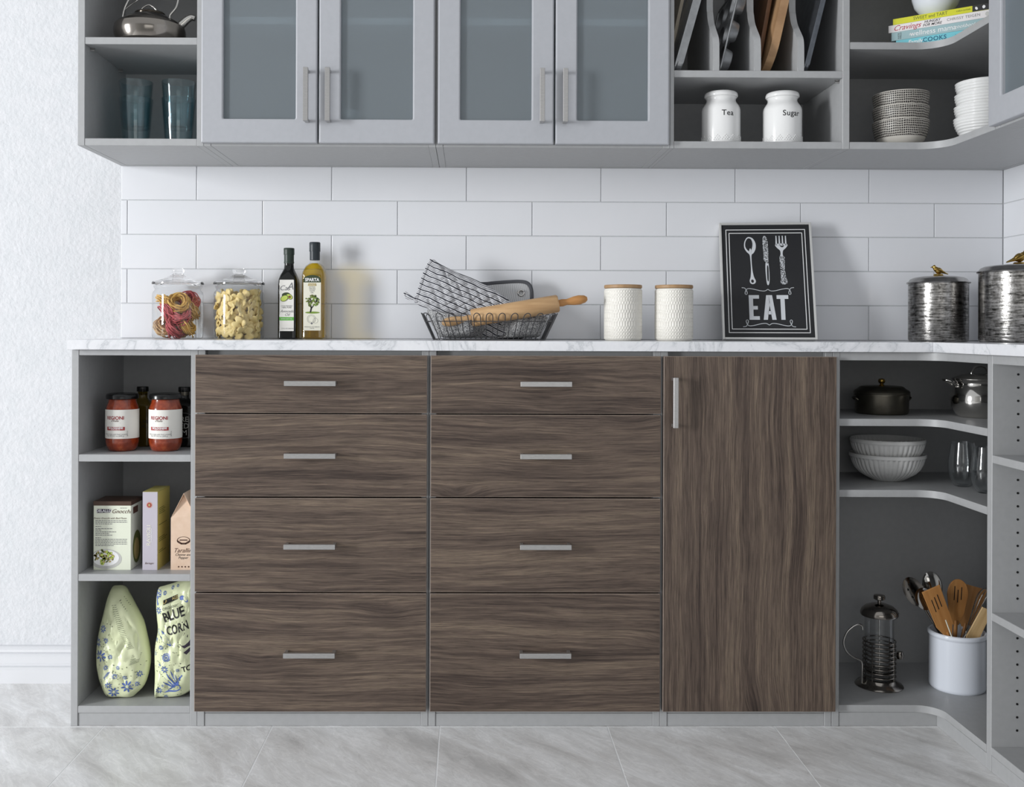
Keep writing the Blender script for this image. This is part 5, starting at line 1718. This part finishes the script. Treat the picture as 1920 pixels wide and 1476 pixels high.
# kraft gable box, partly hidden by the side panel
yb = 0.050
x0 = at(320.2, 1000, yb).x
x1 = min(x0 + 0.0712, XL[1] - 0.001)
zt = 1.06 - (971.5 - 622) / scl(yb) + 0.0
xm = at(344.4, 925, yb).x
zp = at(344.4, 925, yb).z
M['kraft'] = noisy('kraft_card', rgb(214, 186, 162), rgb(220, 194, 172), 50, 0.6)
o = Vector(((x0 + x1) / 2, 0.09, Z2))
k = thing('tarallini_box', 'brown kraft gable box lettered Tarallini, by the drawers', 'box', o)
ze, zpk = at(320.6, 971.5, yb).z - Z2, zp - Z2
xa, xb, xp = x0 - o.x, x1 - o.x, xm - o.x
ya, yb2 = -0.040, 0.040
fr = (xb - xp) / (xp - xa)
zr = zpk - (zpk - ze) * fr
body = [(xa, ya, 0), (xb, ya, 0), (xb, ya, zr), (xa, ya, ze), (xa, yb2, 0), (xb, yb2, 0), (xb, yb2, zr), (xa, yb2, ze)]
mobj('box_body', body, [(0, 1, 2, 3), (5, 4, 7, 6), (4, 0, 3, 7), (1, 5, 6, 2), (0, 4, 5, 1)], M['kraft'], k)
# gable: folded-in front triangle and two sloping flaps with a raised edge
gy = ya + 0.014
mobj('gable_fold', [(xa, ya, ze), (xb, ya, zr), (xp, gy, zpk - 0.004)], [(0, 1, 2)], M['kraft'], k)
for nm, (xs, zs) in (('l', (xa, ze)), ('r', (xb, zr))):
    v = [(xs, ya, zs), (xp, ya, zpk), (xp, yb2, zpk), (xs, yb2, zs)]
    v2 = [(a, b_, c_ - 0.0016) for a, b_, c_ in v]
    mobj('gable_flap', v + v2, [(0, 1, 2, 3), (7, 6, 5, 4), (0, 4, 5, 1), (1, 5, 6, 2), (2, 6, 7, 3), (3, 7, 4, 0)], M['kraft'], k)
f0 = front_map(ya, 0.0005)
text('lettering', 'Tarallini', 0.0165, INK['brown'], k, f0, (xp - 0.001, 0.0525), shear=0.35)
text('lettering', 'Cheese and\nPepper', 0.0092, INK['black'], k, f0, (xp - 0.001, 0.0370), shear=0.3)
em = circle_line(xp, 0.0800, 0.0100, 0.0012)
em = [[(xp + (a - xp) * 1.7, b_) for a, b_ in q] for q in em]
em += stroke([(xp - 0.016, 0.078), (xp - 0.006, 0.0715), (xp + 0.006, 0.0715), (xp + 0.016, 0.078)], 0.0045) + stroke([(xp - 0.010, 0.081), (xp + 0.010, 0.081)], 0.003)
decal('crest', [[(max(xa, min(xb, a)), b_) for a, b_ in q] for q in em], INK['brown'], k, f0)
decal('small_icons', [ellipse(xp - 0.013 + i * 0.009, 0.0085, 0.0022, 0.0022, 8) for i in range(4)], INK['brown'], k, f0)

# ---------------------------------------------------------------- tortilla chip bags
M['bag'] = noisy('pale_green_foil', rgb(214, 220, 180), rgb(220, 225, 188), 8, rough=0.30, spec=0.6)
BLUE = pmat('ink_folk_blue', rgb(84, 108, 176), 0.4)
NAVY = pmat('ink_olive_dark', rgb(84, 92, 74), 0.5)
def star(cx, cy, r, n=8, inner=0.42, rot=0.0):
    out = []
    for k in range(n * 2):
        rr = r if k % 2 == 0 else r * inner
        a = rot + math.pi * k / n
        out.append((cx + rr * math.cos(a), cy + rr * math.sin(a)))
    return out
def petals(cx, cy, r, n=8, rot=0.0, inner=0.3):
    return [ellipse(cx + r * 0.62 * math.cos(rot + 2 * math.pi * k / n), cy + r * 0.62 * math.sin(rot + 2 * math.pi * k / n), r * 0.38, r * 0.15, 8, rot + 2 * math.pi * k / n) for k in range(n)]
def bag(label, outline_px, y, T, seed, front_tilt):
    o = place(sum(q[0] for q in outline_px) / len(outline_px), y, ZB)
    def q2(px, py):
        p = at(px, py, y - T * 0.3); return (p.x - o.x, max(0.001, p.z - o.z))
    b = thing('chip_bag', label, 'bag', o, group='tortilla chip bags')
    pil = Pillow(smooth_outline([q2(*p) for p in outline_px], 3), T, 2.4, 0.008, 26, seed, extra=lambda u, v: -0.0055 * (1 - abs(noise.noise(Vector((u * 34 + seed, v * 19, seed))))) ** 7)
    tl = lambda v: front_tilt * v
    ob = pil.build('bag_body', M['bag'], b, lambda u, v, w_: (u, tl(v) - w_, v), rings=26)
    auto_smooth(ob, 28)
    def fmap(lift):
        return lambda u, v: (u, tl(v) - pil.h(u, v) - lift, v)
    return b, pil, fmap, q2
B = lambda x, y: (120 + x / 4.343, 1060 + y / 4.343)
out1 = [B(*q) for q in ((330, 222), (375, 210), (430, 215), (470, 270), (530, 370), (600, 490), (640, 620), (675, 760), (672, 880), (640, 990), (575, 1060), (535, 1120), (450, 1126), (370, 1120), (320, 1060), (270, 950), (240, 830), (232, 700), (245, 560), (270, 440), (300, 300))]
b1, pl1, fm1, q1 = bag('pale green chip bag turned to its plain back, by the left side panel', out1, 0.066, 0.050, 2.0, 0.16)
def uv1(x, y):
    return q1(*B(x, y))
sc = 1 / (4.343 * scl(0.05))
big, small, dark = [], [], []
for (x, y, r) in ((305, 735, 52), (310, 525, 30), (528, 975, 50), (412, 1025, 46), (380, 962, 30), (345, 610, 24), (430, 888, 24), (508, 903, 20), (455, 820, 18), (390, 735, 20), (350, 825, 20), (262, 640, 36), (600, 960, 22), (622, 880, 26)):
    u, v = uv1(x, y)
    if pl1.rho(u, v) > 0.97:
        continue
    big += petals(u, v, r * sc, 8, x * 0.1)
    small.append(ellipse(u, v, r * sc * 0.16, r * sc * 0.16, 8))
for k in range(11):
    u, v = uv1(335 + k * 5.5, 935 - k * 8)
    u2, v2 = uv1(335 + k * 5.5 - 28, 935 - k * 8 + 10)
    big += stroke([(u, v), (u2, v2)], 0.0011)
rnd = random.Random(12)
for k in range(120):
    u, v = uv1(rnd.uniform(240, 660), rnd.uniform(480, 1100))
    if pl1.rho(u, v) > 0.95 or (uv1(400, 0)[0] < u < uv1(640, 0)[0] and v > uv1(0, 800)[1]):
        continue
    dark.append(ellipse(u, v, 0.0019, 0.0008, 7, rnd.uniform(0, 3)))
decal('flower_print', big, BLUE, b1, fm1(0.0008))
decal('flower_print', small, M['bag'], b1, fm1(0.0012))
decal('seed_print', dark, NAVY, b1, fm1(0.0008))
tl_ = []
for k in range(26):
    t0 = k / 25
    x, y = 375 + 150 * t0, 345 + 330 * t0 + 20 * math.sin(t0 * 3)
    for j in range(2):
        u, v = uv1(x + j * 22 - 5, y - j * 3); u2, v2 = uv1(x + j * 22 + 10 + 14 * t0, y - j * 3 - 4)
        tl_ += stroke([(u, v), (u2, v2)], 0.0009)
for k in range(16):
    x, y = 430 + k * 12, 310 + k * 16
    u, v = uv1(x, y); u2, v2 = uv1(x + 26, y - 26)
    if pl1.rho(u2, v2) < 0.97:
        tl_ += stroke([(u, v), (u2, v2)], 0.0016 if k < 5 else 0.0008)
for k in range(7):
    u, v = uv1(560 - k * 2, 730 + k * 11); u2, v2 = uv1(630 - k * 3, 718 + k * 11)
    tl_ += stroke([(u, v), (u2, v2)], 0.0008)
decal('small_print', tl_, NAVY, b1, fm1(0.0008))

out2 = [B(*q) for q in ((725, 225), (770, 205), (860, 178), (940, 150), (1010, 130), (1042, 150), (1060, 300), (1075, 500), (1080, 700), (1070, 900), (1040, 1010), (960, 1070), (880, 1110), (790, 1138), (755, 1110), (730, 1080), (726, 900), (718, 700), (738, 560), (728, 450), (716, 320))]
out2 = [(min(px, 365), py) for px, py in out2]
b2_, pl2, fm2, q2_ = bag('pale green blue corn chip bag with a blue bird, by the drawers', out2, 0.066, 0.048, 6.0, 0.12)
def uv2(x, y):
    return q2_(*B(x, y))
BLK = INK['black']
def btext(s, x, y, size, rot, mat=BLK, **kw):
    u, v = uv2(x, y)
    text('lettering', s, size, mat, b2_, fm2(0.0010), (u, v), rot=rot, **kw)
btext('BLUE', 893, 405, 0.036, 0.33, bold=0.0008, width=0.72)
btext('CORN', 928, 512, 0.033, 0.30, bold=0.0007, width=0.60)
btext('ORGANIC', 865, 345, 0.0095, 0.24, NAVY)
decal('brand_plate', [[uv2(*q) for q in ((800, 295), (910, 250), (914, 285), (805, 328))]], BLK, b2_, fm2(0.0009))
btext('LA MAIZ', 858, 290, 0.0110, 0.38, INK['gold'], bold=0.0002)
btext('TO', 1012, 830, 0.020, 0.25, bold=0.0004)
decal('chip_picture', [[uv2(*q) for q in ((985, 545), (1035, 590), (1036, 650), (990, 668), (955, 640))], [uv2(*q) for q in ((888, 640), (975, 660), (1030, 720), (958, 795))], [uv2(*q) for q in ((985, 700), (1036, 660), (1036, 690), (1005, 720))]], INK['purple'], b2_, fm2(0.0009))
blue, ring = [], []
u, v = uv2(846, 738)
for k in range(16):
    a = 2 * math.pi * k / 16
    blue.append(ellipse(u + 0.0098 * math.cos(a), v + 0.0098 * math.sin(a), 0.0022, 0.0015, 8, a))
blue += circle_line(u, v, 0.0060, 0.0022) + [ellipse(u, v, 0.0026, 0.0026, 10)]
for (x, y, r) in ((800, 660, 22), (835, 830, 32), (783, 1010, 28), (738, 722, 18), (765, 375, 30), (740, 265, 28), (940, 840, 16), (775, 1078, 24), (830, 1070, 18), (800, 245, 18), (790, 800, 12), (752, 610, 14), (818, 965, 12), (860, 205, 16), (900, 190, 12)):
    uu, vv = uv2(x, y)
    if pl2.rho(uu, vv) < 0.97:
        blue += petals(uu, vv, r * sc, 8, x * 0.2)
# long leaf, bird with spread wings
def P2(pts):
    return [uv2(*q) for q in smooth_outline(pts, 3)]
blue.append(P2(((765, 520), (800, 530), (840, 570), (875, 620), (880, 650), (850, 635), (810, 600), (775, 560))))
bird_ = [((975, 885), (960, 910), (945, 950), (960, 985), (945, 1010), (905, 1025), (860, 1025), (820, 1032), (850, 1010), (880, 985), (910, 965), (930, 930), (950, 900), (962, 885))]
bird_ += [((925, 960), (905, 920), (890, 870), (885, 840), (900, 870), (915, 915), (932, 950)), ((915, 965), (880, 920), (855, 880), (850, 860), (872, 890), (900, 930), (925, 958)),
          ((910, 975), (870, 945), (838, 910), (828, 895), (850, 915), (885, 945), (918, 968)), ((905, 985), (865, 968), (835, 945), (822, 930), (848, 945), (880, 962), (912, 975)), ((940, 955), (925, 910), (918, 870), (930, 900), (945, 940))]
for q in bird_:
    blue.append(P2(q))
leafm = []
for k in range(7):
    a, b_ = uv2(790 + k * 12, 545 + k * 14), uv2(802 + k * 12, 540 + k * 14)
    leafm += stroke([a, b_], 0.0007)
blue.append(P2(((930, 270), (960, 260), (1000, 300), (985, 310), (960, 290), (940, 300))))
blue.append(P2(((722, 235), (745, 225), (765, 240), (768, 300), (750, 340), (735, 300))))
decal('folk_print', blue, BLUE, b2_, fm2(0.0008))
decal('leaf_lines', leafm, M['bag'], b2_, fm2(0.0012))
dk = []
for k in range(110):
    u, v = uv2(rnd.uniform(725, 960), rnd.uniform(560, 1100))
    if pl2.rho(u, v) < 0.95:
        dk.append(ellipse(u, v, 0.0017, 0.0007, 7, rnd.uniform(0, 3)))
decal('seed_print', dk, NAVY, b2_, fm2(0.0007))

# ---------------------------------------------------------------- corner base unit
o = place(1653.5, 0.185, CZ[0])
p_ = thing('lidded_pot', 'low dark pewter pot with flat lid and brass knob', 'pot', o)
R = 0.0735
lathe('body', [(0, 0), (R - 0.006, 0), (R - 0.003, 0.002), (R - 0.001, 0.010), (R, 0.056), (R - 0.002, 0.056), (R - 0.003, 0.004), (0, 0.004)], M['darkmetal'], p_, 56)
ld = lathe('lid', [(R - 0.001, 0.0565), (R + 0.003, 0.0520), (R + 0.0035, 0.055), (R + 0.002, 0.058), (R + 0.003, 0.062), (R + 0.001, 0.066), (R - 0.006, 0.070), (R - 0.014, 0.0765), (R - 0.018, 0.0785), (0, 0.0790)], M['darkmetal'], p_, 56)
lathe('knob', [(0, 0.0790), (0.0075, 0.0790), (0.008, 0.081), (0.005, 0.0835), (0.0045, 0.0855), (0.0085, 0.089), (0.0098, 0.0935), (0.0085, 0.098), (0.004, 0.1003), (0, 0.1006)], M['brass'], ld, 24)
for s in (-1, 1):
    bm = bmesh.new()
    bm_tube(bm, catmull([(s * (R - 0.001), -0.014, 0.040), (s * (R + 0.006), -0.010, 0.046), (s * (R + 0.006), 0.010, 0.046), (s * (R - 0.001), 0.014, 0.040)], 5), 0.0028, 8)
    auto_smooth(bobj('ear', bm, M['darkmetal'], p_), 60)

o = place(1838, 0.065, CZ[0])
p_ = thing('steel_pot', 'shiny round-bellied steel pot with lid beside the right panel', 'pot', o)
lathe('body', [(0, 0), (0.052, 0), (0.056, 0.002), (0.064, 0.012), (0.0735, 0.030), (0.0765, 0.048), (0.0735, 0.068), (0.067, 0.084), (0.0635, 0.092), (0.0650, 0.098), (0.071, 0.1025), (0.072, 0.104), (0.069, 0.104), (0.061, 0.094), (0.061, 0.09), (0.07, 0.06), (0, 0.006)], M['chrome'], p_, 64)
ld = lathe('lid', [(0.060, 0.1045), (0.0725, 0.1045), (0.073, 0.1065), (0.068, 0.109), (0.05, 0.116), (0.03, 0.1195), (0, 0.1205)], M['chrome'], p_, 56)
tube('lid_handle', catmull([(-0.024, 0, 0.118), (-0.022, 0, 0.126), (-0.014, 0, 0.137), (0.0, 0, 0.141), (0.014, 0, 0.137), (0.022, 0, 0.126), (0.024, 0, 0.118)], 6), 0.0034, M['chrome'], ld, 10)
for s in (-1, 1):
    tube('side_handle', catmull([(s * 0.070, -0.016, 0.088), (s * 0.088, -0.015, 0.100), (s * 0.098, -0.008, 0.103), (s * 0.099, 0.0, 0.103), (s * 0.098, 0.008, 0.103), (s * 0.088, 0.015, 0.100), (s * 0.070, 0.016, 0.088)], 6), 0.0034, M['chrome'], p_, 10)

def flute(a, r, z):
    if not (0.006 < z < 0.066) or r < 0.05:
        return r
    k = math.sin(math.pi * min(1, max(0, (z - 0.006) / 0.06))) ** 0.35
    return r - 0.0034 * (1 - abs(math.cos(22 * a))) * k
for kk in range(2):
    R = 0.1045 if kk == 0 else 0.1025
    prof = [(0, 0), (0.043, 0), (0.046, 0.002), (0.060, 0.010), (0.078, 0.021), (0.0900, 0.034), (0.0970, 0.048), (0.1005, 0.060), (0.1015, 0.0665), (R, 0.067), (R + 0.0005, 0.070), (R, 0.0755), (R - 0.002, 0.0770), (R - 0.0045, 0.0755), (0.0955, 0.060), (0.0880, 0.044), (0.072, 0.026), (0.05, 0.014), (0, 0.010)]
    ob = lathe('fluted_bowl', prof, M['white_cer'], None, 264, rfun=flute, deg=60)
    ob.location = place(1664.5, 0.195, CZ[1] + kk * 0.0425)
    tag(ob, ['lower', 'upper'][kk] + ' of the two nested white fluted mixing bowls', 'bowl', 'nested fluted bowls')

def stemless(px, y, label):
    prof = [(0, 0), (0.018, 0), (0.022, 0.002), (0.031, 0.018), (0.0365, 0.038), (0.0378, 0.055), (0.0360, 0.080), (0.0320, 0.105), (0.0292, 0.122), (0.0283, 0.122), (0.0350, 0.080), (0.0366, 0.055), (0.0350, 0.038), (0.028, 0.018), (0.016, 0.006), (0, 0.005)]
    ob = lathe('stemless_glass', prof, M['clear'], None, 48)
    ob.location = place(px, y, CZ[1])
    tag(ob, label, 'glass', 'stemless wine glasses')
stemless(1806, 0.070, 'stemless glass nearer the fluted bowls')
stemless(1849.5, -0.045, 'stemless glass in front, touching the right panel edge')

# French press
o = place(1650.5, 0.155, CBZ)
fp = thing('french_press', 'glass French press with coiled steel frame on the bottom corner shelf', 'coffee press', o)
lathe('foot', [(0, 0), (0.064, 0), (0.0655, 0.002), (0.062, 0.006), (0.052, 0.011), (0.046, 0.017), (0.0445, 0.020), (0.042, 0.020), (0, 0.018)], M['chrome_dark'], fp, 48)
lathe('glass_beaker', [(0, 0.0205), (0.034, 0.0205), (0.0385, 0.024), (0.0392, 0.030), (0.0392, 0.196), (0.0405, 0.2005)], M['clear'], fp, 48)
for k in range(9):
    z = 0.030 + k * 0.0122
    bm = bmesh.new()
    bm_tube(bm, [(0.0435 * math.cos(a), 0.0435 * math.sin(a), z) for a in (2 * math.pi * i / 40 for i in range(40))], 0.0024, 7, True, flat=1.0)
    auto_smooth(bobj('frame_ring', bm, M['chrome_dark'], fp), 60)
for a in (0.5, 2.2, 3.9, 5.4):
    tube('frame_post', [(0.0435 * math.cos(a), 0.0435 * math.sin(a), 0.015), (0.0435 * math.cos(a), 0.0435 * math.sin(a), 0.130)], 0.0020, M['chrome_dark'], fp, 7)
tube('plunger_rod', [(0, 0, 0.045), (0, 0, 0.232)], 0.0020, M['chrome'], fp, 8)
lathe('plunger_disc', [(0, 0.040), (0.037, 0.040), (0.0375, 0.042), (0.037, 0.046), (0, 0.047)], M['chrome_dark'], fp, 40)
ld = lathe('lid', [(0.038, 0.197), (0.050, 0.199), (0.0515, 0.2015), (0.0515, 0.207), (0.048, 0.216), (0.038, 0.225), (0.022, 0.231), (0.008, 0.2335), (0, 0.2335)], M['chrome_dark'], fp, 48)
lathe('knob', [(0, 0.233), (0.005, 0.233), (0.005, 0.242), (0.012, 0.243), (0.0158, 0.2455), (0.0160, 0.252), (0.0145, 0.256), (0.008, 0.2575), (0, 0.258)], M['chrome_dark'], ld, 28)
def fpp(x, y):
    p = at(1560 + x / 2.861, 960 + y / 2.861, 0.145); return (p.x - o.x, -0.010, p.z - o.z)
tube('handle', catmull([fpp(164, 632), fpp(160, 612), fpp(142, 604), fpp(110, 618), fpp(78, 650), fpp(62, 700), fpp(78, 748), fpp(112, 778), fpp(150, 796), fpp(161, 815), fpp(161, 860), fpp(160, 920)], 6), 0.0030, M['chrome'], fp, 8)
pk = fpp(372, 775)
lathe('clasp_knob', [(0, -0.011), (0.008, -0.010), (0.011, 0), (0.008, 0.010), (0, 0.011)], M['chrome_dark'], fp, 20, cx=pk[0], cy=0.0, cz=pk[2])
tube('spout_tip', [(0.046, 0, 0.200), (0.056, 0, 0.2045)], [0.004, 0.0012], M['chrome_dark'], fp, 8)

# crock with utensils
o = place(1797, 0.140, CBZ)
ck = thing('utensil_crock', 'white ceramic crock full of cooking utensils on the bottom corner shelf', 'crock', o)
R = 0.0745
lathe('crock_body', [(0, 0), (R - 0.005, 0), (R - 0.001, 0.004), (R, 0.010), (R - 0.0005, 0.143), (R, 0.146), (R + 0.003, 0.149), (R + 0.004, 0.153), (R + 0.003, 0.158), (R - 0.0005, 0.1605), (R - 0.004, 0.160), (R - 0.006, 0.152), (R - 0.0065, 0.010), (0, 0.008)], M['bluewhite'], ck, 64)
oc_ = o
def U(px, py, dy):
    """utensil point: pixel at depth y = dy"""
    return at(px, py, dy)
def utensil(name, label, foot, head, cat='utensil'):
    """local z runs from the foot (inside the crock) to the head; local x is the width"""
    foot, head = Vector(foot), Vector(head)
    d = (head - foot)
    zax = d.normalized()
    yax = Vector((0, 1, 0)); yax = (yax - zax * yax.dot(zax)).normalized()
    xax = yax.cross(zax)
    t_ = bpy.data.objects.new(name, None); COL.objects.link(t_)
    t_.matrix_world = Matrix.Translation(foot) @ Matrix((xax, yax, zax)).transposed().to_4x4()
    tag(t_, label, cat, 'utensils in the white crock')
    return t_, d.length
def foot(dx, dy):
    return oc_ + Vector((dx, dy, 0.012))
def flat_head(prof, y0, y1, slots=()):
    """outline with slots as prism pieces: list of (x half widths by z)"""
    return prof
def turner(label, ft, hd, wtop, wbot, hl, mat, slots, round_top=False, th=0.005):
    t_, L = utensil('wooden_turner', label, ft, hd)
    poly = []
    if round_top:
        poly = [(wbot * 0.35, L - hl), (wbot, L - hl * 0.72), (wtop, L - hl * 0.35)] + [(wtop * math.cos(a), L - hl * 0.30 + hl * 0.30 * math.sin(a)) for a in (math.pi * k / 12 for k in range(0, 13))] + [(-wtop, L - hl * 0.35), (-wbot, L - hl * 0.72), (-wbot * 0.35, L - hl)]
    else:
        poly = [(wbot * 0.35, L - hl), (wbot, L - hl * 0.75), (wtop, L), (-wtop, L), (-wbot, L - hl * 0.75), (-wbot * 0.35, L - hl)]
    prism('head', poly, -th / 2, th / 2, mat, t_, 'xz', 0.0008)
    for (x, z0, z1) in slots:
        bm = bmesh.new(); bm_box(bm, x - 0.0012, x + 0.0012, -th / 2 - 0.0003, th / 2 + 0.0003, L - z0, L - z1)
        bobj('slot', bm, M['dark_hole'], t_)
    tube('shaft', [(0, 0, 0), (0, 0, L - hl * 0.9)], 0.0055, mat, t_, 10)
    return t_
turner('tan slotted wooden turner standing at the front of the crock', foot(0.020, -0.022), U(1745, 1104, 0.085), 0.0265, 0.024, 0.150, M['bamboo'], [(-0.010, 0.030, 0.068), (0.0, 0.026, 0.064), (0.010, 0.022, 0.060)])
turner('round-ended slotted wooden spoon in the middle of the crock', foot(-0.004, 0.020), U(1797, 1086, 0.165), 0.0290, 0.022, 0.130, M['bamboo'], [(-0.010, 0.020, 0.060), (0.0, 0.030, 0.066), (0.010, 0.022, 0.058)], True)
turner('wide wooden scraper at the back of the crock', foot(0.008, 0.044), U(1828, 1100, 0.200), 0.036, 0.030, 0.12, M['bamboo'], [])
turner('pale wooden paddle leaning right in the crock', foot(-0.030, -0.012), U(1851, 1142, 0.105), 0.0150, 0.018, 0.125, M['palewood'], [])
def spoonish(label, ft, hd, rx, rz, mat, perforated=False, name='metal_spoon', face=1.0):
    t_, L = utensil(name, label, ft, hd)
    verts, faces = [], []
    n, m_ = 24, 7
    for side in (0, 1):
        for i in range(m_):
            t0 = i / (m_ - 1)
            for k in range(n):
                a = 2 * math.pi * k / n
                verts.append((rx * t0 * math.cos(a), face * (0.012 * (1 - t0 * t0)) + side * 0.0016, L - rz + rz * t0 * math.sin(a)))
    for side in (0, 1):
        b_ = side * m_ * n
        for i in range(m_ - 1):
            for k in range(n):
                q = (b_ + i * n + k, b_ + i * n + (k + 1) % n, b_ + (i + 1) * n + (k + 1) % n, b_ + (i + 1) * n + k)
                faces.append(q)
    for k in range(n):
        faces.append(((m_ - 1) * n + k, (m_ - 1) * n + (k + 1) % n, m_ * n + (m_ - 1) * n + (k + 1) % n, m_ * n + (m_ - 1) * n + k))
    ob = mobj('bowl', verts, faces, mat, t_)
    auto_smooth(ob, 60)
    if perforated:
        bm = bmesh.new()
        for (u, v) in ((0, 0), (0.4, 0.25), (-0.4, 0.25), (0.4, -0.3), (-0.4, -0.3), (0, 0.5), (0, -0.55), (0.25, 0.7), (-0.25, -0.75)):
            d_ = 1 - (u * u + v * v)
            bm_tube(bm, [(u * rx, face * 0.012 * d_ - 0.0006, L - rz + v * rz), (u * rx, face * 0.012 * d_ + 0.0024, L - rz + v * rz)], 0.0036, 10)
        h_ = bobj('holes', bm, M['dark_hole'], t_); h_['kind'] = 'stuff'
    tube('shaft', [(0, 0, 0), (0, 0.001, L - 2 * rz + 0.004)], [0.0048, 0.0040], M['chrome_dark'], t_, 8, flat=0.6)
    return t_
spoonish('perforated dark metal spoon leaning left in the crock', foot(0.040, 0.006), U(1699, 1084, 0.150), 0.0285, 0.046, M['chrome_dark'], True, 'slotted_spoon')
spoonish('tall shiny serving spoon behind the slotted turner', foot(0.010, 0.040), U(1742, 1072, 0.180), 0.0285, 0.042, M['chrome'], face=-1.0)
spoonish('steel ladle edge showing left of the slotted turner', foot(0.032, -0.010), U(1723, 1104, 0.112), 0.0250, 0.034, M['chrome'], name='ladle')
# whisk
t_, L = utensil('whisk', 'wire whisk leaning right in the crock', foot(-0.046, 0.004), U(1858, 1104, 0.140))
tube('handle', [(0, 0, 0), (0, 0, L - 0.145)], 0.0060, M['chrome'], t_, 10)
for k in range(6):
    a = math.pi * k / 6
    c_, s_ = math.cos(a), math.sin(a)
    w_ = [(0.004, L - 0.145), (0.010, L - 0.105), (0.0185, L - 0.060), (0.022, L - 0.030), (0.015, L - 0.008), (0.0, L)]
    pts = [(r_q * c_, r_q * s_, z) for r_q, z in w_] + [(-r_q * c_, -r_q * s_, z) for r_q, z in w_[::-1][1:]]
    tube('wire', catmull(pts, 4), 0.0011, M['chrome'], t_, 6)
t_, L = utensil('skewer', 'thin white stick at the front of the crock', foot(0.016, -0.046), U(1773, 1163, 0.078))
tube('stick', [(0, 0, 0), (0, 0, L)], [0.0020, 0.0016], INK['cream'], t_, 8)
